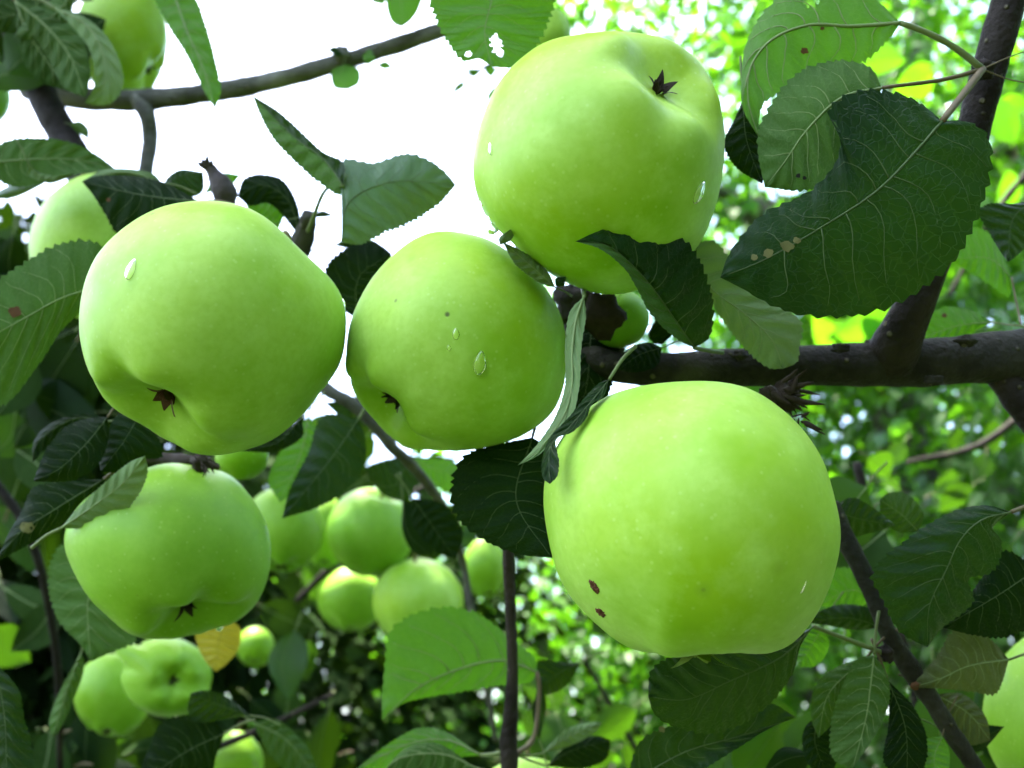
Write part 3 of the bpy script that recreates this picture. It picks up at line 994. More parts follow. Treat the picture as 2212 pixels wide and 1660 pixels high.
def wood(parent, pts, radii, m, name='wood', lump=0.05, sides=14, n=40, seed=1):
    """pts: (x, y, z) of the view; radii in view pixels"""
    P = catmull([(p[0], p[1], p[2] * 1000) for p in pts], n)
    k = np.linspace(0, 1, len(radii))
    t = np.linspace(0, 1, n)
    rad = np.interp(t, k, radii)
    z = P[:, 2] / 1000
    C = at(P[:, 0], P[:, 1], z)
    pl = np.array(parent.location)
    v, f, uv = frame_tube(C - C[0], pxm(rad, z), sides, lump, seed)
    return mesh_obj(name, v, f, m, parent, C[0] - pl, uv)


def knob(parent, x, y, z, r, m, name='spur', seed=1, squash=(1, 1, 1)):
    r3 = np.random.default_rng(seed)
    c = at(x, y, z)
    V, F = [], []
    n1, n2 = 12, 16
    ph = r3.uniform(0, 6.28, 5)
    for i in range(n1):
        t = math.pi * i / (n1 - 1)
        for j in range(n2):
            a = 2 * math.pi * j / n2
            q = pxm(r, z) * (1 + .18 * math.sin(3 * a + ph[0]) * math.sin(t) + .16 * math.sin(5 * t + ph[1]) + .12 * math.sin(6 * a + 4 * t + ph[2]))
            V.append(RIGHT * math.sin(t) * math.cos(a) * q * squash[0] + UP * math.cos(t) * q * squash[1] + FWD * math.sin(t) * math.sin(a) * q * squash[2])
    for i in range(n1 - 1):
        for j in range(n2):
            k = (j + 1) % n2
            F.append((i * n2 + j, (i + 1) * n2 + j, (i + 1) * n2 + k, i * n2 + k))
    return mesh_obj(name, V, F, m, parent, c - np.array(parent.location))


# ---- the thick branch on the right with its upright shoot
MAIN = root('apple_branch', at(2330, 755, .305), 'thick grey-brown branch from the right edge with upright shoot and broad leaves', 'branch')
wood(MAIN, [(2330, 752, .305), (2212, 765, .303), (2080, 778, .30), (1900, 788, .298), (1730, 790, .298), (1560, 796, .30), (1400, 798, .305), (1300, 785, .312), (1240, 740, .322), (1215, 690, .335)],
     [62, 58, 52, 50, 47, 43, 40, 38, 32, 24], M_BARK, lump=.045, sides=24, n=90, seed=3)
wood(MAIN, [(1925, 775, .297), (1942, 730, .29), (1975, 660, .285), (2020, 560, .283), (2070, 400, .283), (2110, 250, .282), (2145, 120, .280), (2185, -20, .278), (2215, -140, .277)],
     [56, 40, 33, 32, 34, 36, 36, 34, 32], M_BARK_RED, name='side_shoot', lump=.04, sides=18, n=70, seed=4)
wood(MAIN, [(2150, 800, .302), (2190, 850, .30), (2230, 900, .298), (2270, 960, .297)], [30, 34, 34, 30], M_BARK_RED, name='side_shoot', lump=.08, sides=16, n=24, seed=5)
knob(MAIN, 2124, 150, .2705, 22, M_BARK_RED, 'bud', 2)
knob(MAIN, 1933, 752, .296, 40, M_BARK, 'branch_collar', 3, (1.3, .8, .9))
for kx, ky, kr, ks in [(2090, 737, 15, 31), (1815, 752, 13, 32), (2015, 822, 14, 33), (1600, 768, 12, 34)]:
    knob(MAIN, kx, ky, .288, kr, M_BARK, 'bud', ks, (1.5, .8, .8))
knob(MAIN, 1300, 730, .325, 48, M_BARK_RED, 'spur', 5, (1.1, 1.2, .8))
knob(MAIN, 1240, 655, .320, 40, M_BARK_RED, 'spur', 6, (1, 1.1, .8))
knob(MAIN, 1304, 684, .290, 44, M_CALYX, 'spur', 7, (1.0, 1.0, .5))
NODE = (2122, 150, .266)
leaf(MAIN, [(2035, 262), (1985, 320), (1895, 412), (1780, 488), (1650, 562), (1556, 600)],
     [(2085, 262), (2130, 290), (2143, 350), (2125, 430), (2075, 545), (2010, 612), (1930, 660), (1850, 682), (1740, 682), (1670, 662), (1605, 625)],
     [(2000, 232), (1950, 205), (1885, 194), (1832, 205), (1787, 240), (1812, 280), (1808, 345), (1750, 412), (1655, 458), (1605, 505), (1572, 555)],
     (.250, .240), (3, 4), m=M_LEAF, pet=[(2080, 205, .258), NODE], spots=[(1700, 532, 15, M_SPOT_TAN), (1660, 548, 12, M_SPOT_TAN), (1722, 520, 9, M_SPOT_TAN), (1630, 556, 8, M_SPOT_TAN)], label='large dark serrated leaf with a tan insect mine', laterals=8)
leaf(MAIN, [(1905, 190), (1820, 210), (1740, 285), (1695, 350), (1652, 405)],
     [(1880, 245), (1850, 300), (1822, 340), (1795, 385), (1740, 412)],
     [(1885, 150), (1850, 135), (1790, 133), (1720, 160), (1665, 225), (1637, 290), (1640, 350)],
     (.258, .255), (2, 5), under=True, m=M_LEAF, pet=[(1945, 185, .258), (2040, 172, .262), NODE], spots=[(1724, 380, 6, M_SPOT_BLACK), (1738, 385, 5, M_SPOT_BLACK)])
leaf(MAIN, [(1945, 50), (1840, 57), (1745, 55), (1665, 88), (1622, 145), (1616, 215), (1640, 300)],
     [(1920, 85), (1862, 137), (1780, 160), (1700, 195), (1652, 222), (1640, 255)],
     [(1905, 10), (1860, -25), (1760, -40), (1670, 5), (1615, 85), (1602, 160), (1605, 235)],
     (.264, .262), (1, 4), under=True, m=M_LEAF_BACKLIT, pet=[(2000, 70, .264), (2065, 105, .265), NODE], spots=[(1738, 110, 9, M_SPOT), (1776, 62, 5, M_SPOT)], holes=[(1752, 2, 14), (1760, -10, 14)])
leaf(MAIN, [(1605, 215), (1612, 300), (1647, 398)], [(1640, 270), (1656, 340)], [(1588, 255), (1564, 312), (1590, 362)],
     (.272, .268), (2, 3), m=M_LEAF_SHADED)
leaf(MAIN, [(1495, 530), (1533, 620), (1603, 674), (1668, 736), (1692, 797)],
     [(1540, 520), (1590, 575), (1650, 640), (1715, 680), (1733, 700), (1728, 745), (1722, 782)],
     [(1505, 590), (1540, 660), (1572, 708), (1620, 765), (1662, 796)],
     (.278, .270), (2, 3), under=True, m=M_LEAF_PALE)
leaf(MAIN, [(1500, 752), (1457, 690), (1414, 628), (1366, 573), (1310, 530), (1243, 522)],
     [(1470, 738), (1430, 706), (1398, 668), (1375, 622), (1350, 582), (1295, 538)],
     [(1532, 730), (1541, 670), (1530, 610), (1495, 535), (1440, 494), (1404, 483), (1345, 487), (1292, 500)],
     (.258, .232), (-4, 5), m=M_LEAF, flipL=True, pet=[(1520, 756, .268), (1560, 762, .285)])
leaf(MAIN, [(1200, 622), (1165, 590), (1125, 556), (1085, 522)], [(1175, 616), (1145, 598), (1112, 570)], [(1185, 590), (1162, 566), (1128, 543)],
     (.262, .256), (1, 2), under=True, m=M_LEAF_PALE, pet=[(1215, 628, .27), (1235, 640, .30)])
leaf(MAIN, [(1080, 530), (1088, 508), (1102, 496)], [(1078, 515)], [(1103, 520), (1110, 505)], (.255, .252), m=M_LEAF_PALE, under=True, hi=False, veins=False, pet=0)
leaf(MAIN, [(1200, 620), (1212, 612), (1222, 598)], [(1200, 602)], [(1218, 618)], (.262, .258), m=M_LEAF, hi=False, veins=False, pet=0)
leaf(MAIN, [(1262, 640), (1245, 690), (1236, 760), (1236, 830), (1222, 890), (1192, 938), (1155, 980), (1118, 1006)],
     [(1266, 680), (1256, 750), (1252, 830), (1238, 895), (1202, 946), (1160, 986)],
     [(1232, 672), (1220, 750), (1221, 825), (1206, 885), (1182, 930), (1148, 975)],
     (.250, .232), (-3, 5), under=True, m=M_LEAF_PALE, pet=[(1260, 625, .28), (1262, 610, .30)], laterals=5)
leaf(MAIN, [(1316, 820), (1292, 850), (1262, 886), (1228, 925), (1190, 962), (1186, 1005), (1188, 1046)],
     [(1302, 860), (1280, 872), (1266, 904), (1238, 933), (1202, 950), (1208, 1000), (1203, 1030)],
     [(1292, 830), (1258, 865), (1232, 898), (1184, 952), (1170, 1000), (1174, 1035)],
     (.236, .216), (-3, 2), m=M_LEAF, label='small dark crinkled leaf against the largest apple')
leaf(MAIN, [(1150, 945), (1115, 1080), (1192, 1206)], [(1235, 1000), (1255, 1100), (1225, 1180)],
     [(1062, 963), (1002, 985), (974, 1050), (985, 1115), (1050, 1170), (1120, 1197)], (.285, .270), (4, 4), m=M_LEAF_SHADED)
leaf(MAIN, [(1285, 650), (1275, 740), (1268, 830), (1240, 930)], [(1330, 690), (1335, 780), (1300, 880)], [(1245, 700), (1232, 800), (1225, 880)],
     (.318, .300), (2, 2), m=M_LEAF_SHADED)
leaf(MAIN, [(1430, 752), (1385, 765), (1335, 800)], [(1420, 790), (1370, 805)], [(1400, 740), (1350, 760)], (.298, .290), m=M_LEAF_SHADED)
leaf(MAIN, [(1410, 700), (1440, 690), (1452, 720), (1430, 745)], [(1430, 675), (1455, 700)], [(1400, 725), (1412, 742)], (.31, .31), m=M_LEAF_SHADED)
# right edge
leaf(MAIN, [(2245, 430), (2190, 470), (2178, 567)], [(2240, 500), (2205, 545)], [(2190, 440), (2140, 440), (2112, 455), (2135, 500), (2155, 535)], (.300, .292), (2, 3), m=M_LEAF)
leaf(MAIN, [(2185, 600), (2140, 560), (2050, 560)], [(2180, 640), (2130, 610), (2080, 580)], [(2160, 545), (2130, 500), (2090, 495), (2065, 525)], (.335, .34), (2, 2), under=True, m=M_LEAF_BACKLIT, pet=[(2195, 650, .33), (2205, 700, .315)])
leaf(MAIN, [(2142, 696), (2070, 704), (1972, 738)], [(2105, 716), (2050, 736)], [(2100, 672), (2040, 664), (1995, 695)], (.325, .335), (2, 2), under=True, m=M_LEAF_BACKLIT, pet=[(2180, 702, .318), (2230, 706, .31)], spots=[(2040, 682, 6, M_SPOT)])
leaf(MAIN, [(2212, 112), (2300, 80)], [(2250, 60)], [(2260, 140)], (.270, .275), m=M_LEAF_SHADED, pet=[(2170, 128, .268), NODE], hi=False)
leaf(MAIN, [(2240, 182), (2330, 200)], [(2290, 150)], [(2280, 240)], (.270, .275), m=M_LEAF_SHADED, pet=[(2180, 172, .268), NODE], hi=False)
leaf(MAIN, [(1240, -50), (1330, -70), (1420, -60)], [(1330, -110)], [(1330, -30)], (.30, .30), m=M_LEAF, hi=False)
# dry remnants under the branch beside the big apple
def dry_tuft(parent, x, y, z, size, n, seed, name='dried_blossom'):
    r = np.random.default_rng(seed)
    c = at(x, y, z)
    V, F = [], []
    for k in range(n):
        d = RIGHT * r.uniform(-.2, 1.0) + UP * r.uniform(-.8, .4) + FWD * r.uniform(-.7, .3)
        d /= np.linalg.norm(d)
        l = pxm(size, z) * r.uniform(.5, 1.1)
        b = r.normal(size=3) * .5
        C = catmull([(0, 0, 0), tuple(d * l * .5 + b * l * .12), tuple(d * l + b * l * .35)], 7)
        v, f, _ = frame_tube(C + r.normal(size=3) * pxm(size * .16, z), np.array([.5, 1, 1.1, .9, .8, .5, .15]) * pxm(size * .07 * r.uniform(.5, 1.6), z), 6, .3, k)
        b0 = len(V); V.extend(v); F.extend(tuple(i + b0 for i in q) for q in f)
    return mesh_obj(name, V, F, M_CALYX, parent, c - np.array(parent.location))


dry_tuft(MAIN, 1690, 850, .268, 70, 16, 4)
knob(MAIN, 1690, 858, .272, 34, M_CALYX, 'spur', 9, (1.2, .9, .8))
dry_tuft(MAIN, 1725, 905, .262, 46, 8, 6)

# ---- upper left grey branch
UL = root('apple_branch', at(960, 60, .50), 'slim grey branch crossing the white sky at the upper left', 'branch')
wood(UL, [(990, 52, .50), (955, 65, .50), (760, 128, .50), (560, 182, .50), (420, 205, .50), (310, 216, .505), (200, 215, .51), (60, 190, .52)], [17, 18, 19, 20, 21, 22, 24, 26], M_BARK_GREY, lump=.07, sides=16, n=80, seed=8)
wood(UL, [(300, 214, .505), (318, 250, .50), (324, 300, .50), (314, 375, .49), (300, 470, .48)], [21, 17, 15, 16, 16], M_BARK_GREY, name='side_shoot', n=30, seed=9)
knob(UL, 740, 122, .497, 19, M_BARK_GREY, 'bud', 12)
for (mx, L_, R_, mm, un) in [
    ([(742, 140), (735, 165), (752, 195)], [(775, 150), (776, 180)], [(716, 155), (722, 190)], M_LEAF_BACKLIT, True),
    ([(742, 118), (722, 110), (706, 108)], [(728, 122)], [(724, 100)], M_LEAF, False),
    ([(782, 120), (798, 118), (812, 132)], [(800, 108)], [(792, 140)], M_LEAF_BACKLIT, True),
    ([(812, 142), (830, 140), (850, 146)], [(832, 132)], [(830, 150)], M_LEAF_BACKLIT, True),
    ([(862, -30), (868, 20), (868, 60)], [(912, -20), (905, 20), (888, 45)], [(836, -10), (838, 30), (850, 52)], M_LEAF_BACKLIT, True),
    ([(805, -20), (815, 0), (828, 12)], [(835, -5)], [(802, 2)], M_LEAF_BACKLIT, True)]:
    leaf(UL, mx, L_, R_, (.49, .488), (1, 1), under=un, m=mm, hi=False)

# ---- thick stem and leaves at the far left
LS = root('apple_branch', at(60, 150, .47), 'thick dark stem at the upper left with a drooping curtain of leaves', 'branch')
wood(LS, [(40, 60, .47), (75, 160, .47), (105, 235, .465), (140, 300, .46), (180, 380, .45), (230, 520, .44)], [34, 33, 32, 34, 36, 36], M_BARK_RED, n=40, seed=12, lump=.07)
leaf(LS, [(150, 268), (175, 272), (192, 302)], [(172, 262), (192, 280)], [(165, 285)], (.455, .45), under=True, m=M_LEAF, hi=False)
leaf(LS, [(372, -25), (405, 70), (440, 150), (465, 238)], [(420, -5), (445, 55), (468, 140), (477, 195)], [(335, -12), (365, 60), (398, 112), (440, 195)], (.41, .40), (3, 3), m=M_LEAF_BACKLIT, under=True)
leaf(LS, [(118, 18), (190, 58), (226, 130), (224, 190), (182, 224)], [(170, 31), (225, 72), (260, 138), (265, 190), (235, 226)], [(150, 52), (192, 105), (204, 158), (200, 195)], (.395, .385), (2, -2), under=True, m=M_LEAF_PALE)
leaf(LS, [(33, 3), (100, 58), (150, 120), (186, 212)], [(110, 22), (172, 72), (196, 150)], [(60, 60), (100, 120), (140, 190)], (.405, .40), (2, 3), under=True, m=M_LEAF)
leaf(LS, [(33, 3), (60, 70), (150, 200)], [(110, 70), (158, 140)], [(38, 80), (70, 165)], (.41, .41), (2, 2), under=True, m=M_LEAF_SHADED)
leaf(LS, [(130, -30), (60, 20), (-20, 45)], [(70, 62), (0, 70)], [(60, -20), (0, 10)], (.42, .42), (2, 2), under=True, m=M_LEAF_SHADED)
leaf(LS, [(170, -30), (120, 30), (30, 80)], [(130, 60), (80, 90)], [(110, 0), (60, 40)], (.40, .41), (2, 2), under=True, m=M_LEAF)
leaf(LS, [(-50, 355), (60, 345), (160, 345), (250, 365)], [(10, 306), (100, 299), (170, 314), (215, 338)], [(20, 402), (100, 396), (165, 378)], (.375, .385), (1, -2), under=True, m=M_LEAF)
leaf(LS, [(58, 346), (80, 378), (115, 388), (165, 374)], [(80, 370), (115, 380)], [(62, 378), (105, 397), (140, 388)], (.368, .372), (0, 0), m=M_LEAF_PALE, under=True)
leaf(LS, [(-30, 430), (40, 412), (95, 398)], [(30, 398)], [(30, 428)], (.39, .385), m=M_LEAF_PALE, hi=False)
leaf(LS, [(432, 436), (330, 425), (250, 410), (177, 392)], [(400, 525), (320, 545), (262, 518), (222, 455), (200, 420)], [(355, 395), (302, 382), (255, 379), (208, 381)], (.335, .345), (4, 3), m=M_LEAF_SHADED, spots=[(234, 432, 5, M_SPOT), (306, 496, 5, M_SPOT)], label='dark leaf lying across the half hidden apple')
leaf(LS, [(350, 395), (270, 372), (180, 390)], [(280, 384)], [(330, 375), (230, 366)], (.356, .352), under=True, m=M_LEAF_PALE, hi=False)
leaf(LS, [(235, 606), (200, 622), (132, 645), (60, 684), (-60, 750)], [(212, 640), (135, 712), (82, 790), (0, 880), (-60, 860)], [(225, 535), (172, 520), (110, 535), (50, 570), (-30, 628)], (.312, .295), (3, 2), under=True, m=M_LEAF, spots=[(32, 674, 15, M_SPOT)], label='broad leaf at the left edge with a brown spot')
leaf(LS, [(365, 420), (380, 385), (440, 372)], [(355, 395), (385, 368)], [(400, 430), (438, 415)], (.385, .38), m=M_LEAF)
leaf(LS, [(648, 512), (620, 430), (565, 400), (512, 425)], [(580, 440), (540, 445)], [(645, 450), (612, 390), (570, 377), (528, 386)], (.365, .36), m=M_LEAF_SHADED)
leaf(LS, [(600, 500), (575, 450), (530, 440)], [(560, 500)], [(615, 450), (560, 425)], (.372, .37), m=M_LEAF_BACKLIT, under=True)
leaf(LS, [(440, 420), (480, 380), (520, 378)], [(470, 376)], [(500, 400)], (.39, .385), m=M_LEAF_BACKLIT, under=True, hi=False)
wood(LS, [(640, 560, .36), (660, 500, .355), (668, 462, .35)], [26, 24, 14], M_BARK, name='spur', n=18, seed=21, lump=.1)
leaf(LS, [(668, 468), (695, 462), (722, 466)], [(696, 456)], [(694, 470)], (.35, .35), m=M_LEAF, hi=False, veins=False)
# the leaf folded along its midrib against the sky
leaf(LS, [(742, 402), (700, 345), (640, 300), (545, 206)],
     [(735, 422), (690, 396), (645, 358), (590, 300), (562, 250)],
     [(742, 352), (700, 330), (640, 275), (600, 240)], (.318, .335), (4, -3), m=M_LEAF, flipL=True, pet=[(720, 400, .325), (700, 415, .332), (675, 475, .345), (665, 500, .35)], label='leaf folded along its midrib with a pointed tip')
leaf(LS, [(738, 525), (752, 440), (840, 395), (985, 400)],
     [(738, 470), (737, 400), (742, 346), (805, 352), (880, 332), (930, 348), (965, 375)],
     [(780, 528), (830, 505), (890, 480), (950, 440)], (.312, .330), (4, 4), m=M_LEAF_PALE, pet=0, label='broad grey-green leaf against the white sky')  # the sky's sheen on this leaf is put into its colour
leaf(LS, [(770, 690), (775, 600), (845, 548)], [(705, 640), (705, 575), (760, 530), (805, 521)], [(830, 640), (850, 590)], (.36, .355), m=M_LEAF_SHADED)
leaf(LS, [(720, 530), (760, 520), (848, 550)], [(770, 508), (820, 528)], [(780, 545), (820, 560)], (.365, .36), m=M_LEAF_SHADED, under=True)

# shrivelled fruitlet
DF = root('dried_fruitlet', at(480, 440, .34), 'small shrivelled black fruitlet standing above the large left apple', 'fruitlet')
P_ = catmull([(490, 455, 340), (484, 415, 340), (465, 380, 340), (450, 358, 340)], 22)
rad = np.interp(np.linspace(0, 1, 22), [0, .3, .6, .85, 1], [16, 25, 22, 13, 11])
C = at(P_[:, 0], P_[:, 1], P_[:, 2] / 1000)
v, f, uv = frame_tube(C - np.array(DF.location), pxm(rad, .34), 18, .10, 5)
mesh_obj('body', v, f, M_DRY, DF, (0, 0, 0))
for k, (dx, dy) in enumerate([(-20, -2), (-10, -10), (2, -18), (14, -6), (-4, 4)]):
    C = at(np.array([448 + dx * .2, 446 + dx * .7, 446 + dx]), np.array([362, 356 + dy * .6, 352 + dy]), np.array([.339, .338, .337]))
    v, f, uv = frame_tube(C - np.array(DF.location), pxm(np.array([6, 5, .6]), .34), 6, .1, k)
    mesh_obj('sepal', v, f, M_DRY, DF, (0, 0, 0))

# ---- lower left leaf cluster
LL = root('leafy_twig', at(330, 990, .345), 'dark leafy twig between the two left apples', 'twig')
wood(LL, [(230, 940, .35), (300, 985, .345), (360, 992, .338), (430, 1000, .33), (470, 1010, .335)], [12, 14, 12, 15, 8], M_CALYX, n=30, seed=31, lump=.12)
dry_tuft(LL, 440, 1000, .315, 34, 10, 8, 'dried_blossom')
knob(LL, 432, 1000, .322, 20, M_CALYX, 'spur', 10)
leaf(LL, [(232, 902), (185, 960), (125, 1015), (72, 1040)], [(236, 940), (216, 1000), (170, 1035), (120, 1042)], [(190, 904), (142, 922), (100, 972)], (.310, .300), (3, 4), m=M_LEAF_SHADED)
leaf(LL, [(310, 880), (270, 950), (218, 1020)], [(352, 985), (312, 995), (265, 1020)], [(255, 896), (236, 922), (214, 990)], (.320, .312), (3, 3), m=M_LEAF_SHADED)
leaf(LL, [(230, 910), (160, 905), (80, 960), (70, 1000)], [(180, 920), (110, 960)], [(190, 895), (110, 915), (75, 950)], (.335, .33), m=M_LEAF_SHADED)
leaf(LL, [(131, 1142), (210, 1088), (270, 1040), (314, 985)], [(166, 1100), (216, 1052), (280, 999)], [(200, 1140), (258, 1116), (302, 1065), (319, 1020)], (.300, .290), (2, 3), under=True, m=M_LEAF_PALE)
leaf(LL, [(225, 1035), (120, 1100), (45, 1150), (-10, 1215)], [(200, 1080), (130, 1135), (60, 1178)], [(150, 1040), (70, 1055), (50, 1100), (20, 1150)], (.318, .318), (3, 3), m=M_LEAF_SHADED, spots=[(58, 1140, 16, M_SPOT_TAN)])
leaf(LL, [(215, 1180), (190, 1300), (196, 1430)], [(260, 1240), (295, 1330), (292, 1386), (240, 1410)], [(130, 1180), (108, 1220), (105, 1275), (128, 1345), (172, 1392)], (.375, .37), (3, 3), under=True, m=M_LEAF)
leaf(LL, [(176, 1408), (142, 1500), (114, 1597)], [(182, 1440), (160, 1510), (130, 1575)], [(158, 1440), (122, 1510), (106, 1565)], (.40, .40), under=True, m=M_LEAF)
leaf(LL, [(-10, 1430), (10, 1550), (15, 1710)], [(40, 1490), (52, 1550), (66, 1600), (72, 1670)], [(-40, 1500), (-50, 1600)], (.31, .30), m=M_LEAF)
leaf(LL, [(488, 1335), (472, 1390), (466, 1452)], [(517, 1355), (516, 1400), (492, 1432)], [(425, 1350), (425, 1390), (445, 1430)], (.43, .43), (2, 1), m=M_LEAF_YELLOW, label='yellowing leaf with a dry edge')
leaf(LL, [(485, 1585), (410, 1620), (290, 1700)], [(468, 1632), (450, 1680)], [(462, 1560), (412, 1544), (350, 1560), (320, 1620)], (.385, .38), m=M_LEAF_SHADED)
leaf(LL, [(540, 1546), (475, 1524), (412, 1498)], [(480, 1555), (420, 1560), (405, 1535)], [(490, 1505), (440, 1492)], (.385, .38), m=M_LEAF)
leaf(LL, [(545, 1560), (620, 1600), (690, 1690)], [(600, 1556), (660, 1610), (680, 1650)], [(560, 1590), (610, 1660)], (.45, .45), under=True, m=M_LEAF)

# leaves and grey twig in the gap between the left and middle apples
DG = root('twig', at(690, 820, .42), 'slanting grey twig below the middle apple', 'twig')
wood(DG, [(660, 790, .42), (700, 838, .42), (760, 872, .42), (815, 925, .425), (850, 970, .43), (885, 1000, .44), (960, 1100, .48), (1000, 1215, .52), (1018, 1320, .52), (1050, 1480, .53), (1070, 1600, .54)], [14, 14, 14, 12, 11, 9, 7, 7, 7, 6, 6], M_BARK_GREY, n=70, seed=41, lump=.10)
leaf(DG, [(775, 905), (720, 985), (660, 1060), (610, 1120)], [(790, 950), (785, 1010), (760, 1050), (690, 1095)], [(740, 895), (695, 900), (665, 980), (625, 1060)], (.385, .375), (2, 2), m=M_LEAF, label='dark folded leaf in front of the background apples')
leaf(DG, [(668, 900), (650, 980), (605, 1085)], [(690, 940), (680, 1010), (640, 1060)], [(640, 930), (600, 985), (580, 1040)], (.40, .395), under=True, m=M_LEAF_BACKLIT)
leaf(DG, [(650, 905), (600, 955), (520, 975)], [(655, 940), (600, 975)], [(610, 930)], (.35, .345), m=M_LEAF_SHADED)
leaf(DG, [(885, 990), (850, 1050), (805, 1040), (785, 1012)], [(895, 1040), (880, 1080), (830, 1070)], [(850, 990), (810, 1000)], (.48, .47), m=M_LEAF)
leaf(DG, [(885, 985), (930, 1010), (1000, 1030)], [(930, 990), (985, 1000)], [(920, 1040), (980, 1060)], (.50, .50), m=M_LEAF_BACKLIT, under=True)
leaf(DG, [(890, 1075), (930, 1130), (985, 1210)], [(960, 1090), (1000, 1150)], [(890, 1130), (940, 1190)], (.44, .44), m=M_LEAF_SHADED)
leaf(DG, [(700, 870), (740, 880), (790, 895)], [(745, 868)], [(740, 900)], (.42, .42), m=M_LEAF, hi=False)
leaf(DG, [(870, 1080), (880, 1150), (930, 1200)], [(920, 1100), (940, 1160)], [(870, 1150), (895, 1195)], (.46, .46), m=M_LEAF_SHADED, hi=False)

# ---- hanging twig at the bottom centre
HT = root('twig', at(1098, 1180, .345), 'straight brown twig hanging at the bottom centre with a backlit leaf', 'twig')
wood(HT, [(1100, 1120, .345), (1098, 1195, .345), (1103, 1330, .345), (1107, 1450, .345), (1101, 1570, .345), (1098, 1600, .345), (1100, 1642, .345), (1098, 1720, .345)], [13, 13, 12.5, 12, 12.5, 17, 20, 15], M_BARK_RED, n=70, seed=51, lump=.04)
leaf(HT, [(1160, 1452), (1091, 1428), (1020, 1437), (902, 1486), (825, 1556)], [(1148, 1472), (1070, 1482), (1003, 1494), (919, 1508), (869, 1521), (838, 1546)],
     [(1158, 1425), (1131, 1400), (1070, 1352), (1037, 1329), (970, 1311), (923, 1318), (869, 1339), (839, 1372), (832, 1428), (826, 1500)], (.372, .365), (2, 3), under=True, m=M_LEAF_BACKLIT, pet=[(1165, 1490, .37), (1160, 1560, .365), (1115, 1632, .35)], label='large backlit yellow-green leaf behind the twig')
leaf(HT, [(1255, 1432), (1205, 1455), (1160, 1500)], [(1225, 1480), (1190, 1500)], [(1205, 1430), (1158, 1430)], (.40, .40), m=M_LEAF)
leaf(HT, [(1040, 1632), (970, 1600), (890, 1605), (765, 1665)], [(960, 1640), (870, 1660)], [(955, 1578), (905, 1573), (850, 1600)], (.36, .37), under=True, m=M_LEAF_BACKLIT, pet=[(1075, 1628, .35), (1095, 1620, .347)])
leaf(HT, [(1030, 1660), (960, 1630), (860, 1640), (800, 1700)], [(970, 1690)], [(940, 1605), (880, 1615)], (.355, .36), under=True, m=M_LEAF)
leaf(HT, [(1171, 1628), (1232, 1590), (1300, 1561)], [(1222, 1576), (1270, 1562)], [(1240, 1608), (1290, 1578)], (.37, .38), under=True, m=M_LEAF_PALE, pet=[(1140, 1632, .36), (1110, 1625, .35)])
leaf(HT, [(1180, 1655), (1240, 1620), (1320, 1600)], [(1240, 1600), (1290, 1590)], [(1260, 1660), (1310, 1640)], (.38, .385), m=M_LEAF_SHADED, pet=[(1150, 1645, .36), (1110, 1630, .35)])
leaf(HT, [(1165, 1600), (1150, 1540), (1170, 1460)], [(1160, 1540)], [(1180, 1530)], (.39, .39), m=M_LEAF, hi=False)

# ---- lower right twig
RT = root('leafy_twig', at(1815, 1130, .30), 'slanting brown twig at the lower right crowded with dark leaves', 'twig')
wood(RT, [(1790, 1090, .30), (1822, 1155, .298), (1880, 1270, .295), (1915, 1360, .293), (1950, 1420, .292), (2010, 1510, .292), (2060, 1590, .293), (2130, 1690, .295)], [22, 22, 20, 19, 22, 20, 19, 18], M_BARK, n=60, seed=61, lump=.06)
knob(RT, 1912, 1412, .287, 18, M_BARK_RED, 'bud', 14)
leaf(RT, [(1757, 1354), (1690, 1418), (1580, 1470), (1480, 1512), (1400, 1505)], [(1728, 1400), (1715, 1450), (1655, 1528), (1555, 1584), (1470, 1575), (1415, 1545)], [(1720, 1370), (1640, 1385), (1540, 1398), (1450, 1418), (1406, 1450)], (.270, .262), (3, 4), m=M_LEAF, pet=[(1800, 1370, .275), (1910, 1412, .287)], label='dark leaf directly below the largest apple', laterals=8)
leaf(RT, [(1350, 1700), (1480, 1625), (1600, 1590), (1720, 1550)], [(1385, 1600), (1480, 1560), (1600, 1530), (1668, 1521)], [(1480, 1680), (1580, 1625), (1660, 1575)], (.280, .284), (2, -2), m=M_LEAF, spots=[(1430, 1576, 8, M_SPOT_TAN)])
leaf(RT, [(2185, 1106), (2120, 1124), (2076, 1165), (2045, 1230), (2008, 1310), (2003, 1399)], [(2145, 1142), (2162, 1165), (2163, 1200), (2140, 1238), (2092, 1252), (2104, 1295), (2084, 1322), (2036, 1357)], [(2130, 1092), (2060, 1105), (1960, 1165), (1883, 1240), (1903, 1290), (1945, 1366)], (.262, .262), (3, 4), m=M_LEAF, pet=[(2230, 1090, .27), (2280, 1080, .28)], label='dark crinkled leaf right of the slanting twig')
leaf(RT, [(2240, 1230), (2150, 1290), (2036, 1356)], [(2240, 1340), (2175, 1377), (2105, 1373)], [(2170, 1190), (2120, 1250), (2070, 1320)], (.278, .278), (3, 3), m=M_LEAF_SHADED)
leaf(RT, [(2180, 1425), (2090, 1440), (2035, 1465), (1970, 1486)], [(2150, 1500), (2100, 1495), (2030, 1488)], [(2130, 1374), (2062, 1362), (2022, 1420), (1988, 1458)], (.290, .287), (2, 3), under=True, m=M_LEAF_BROWN, spots=[(1976, 1482, 11, M_SPOT)], label='olive leaf with a brown curled tip')
leaf(RT, [(1888, 1415), (1879, 1493), (1872, 1545), (1842, 1660)], [(1912, 1450), (1923, 1502), (1908, 1556), (1884, 1600)], [(1852, 1425), (1816, 1490), (1793, 1575), (1800, 1640)], (.282, .272), (-2, 3), under=True, m=M_LEAF, label='pale hanging leaf showing its underside')
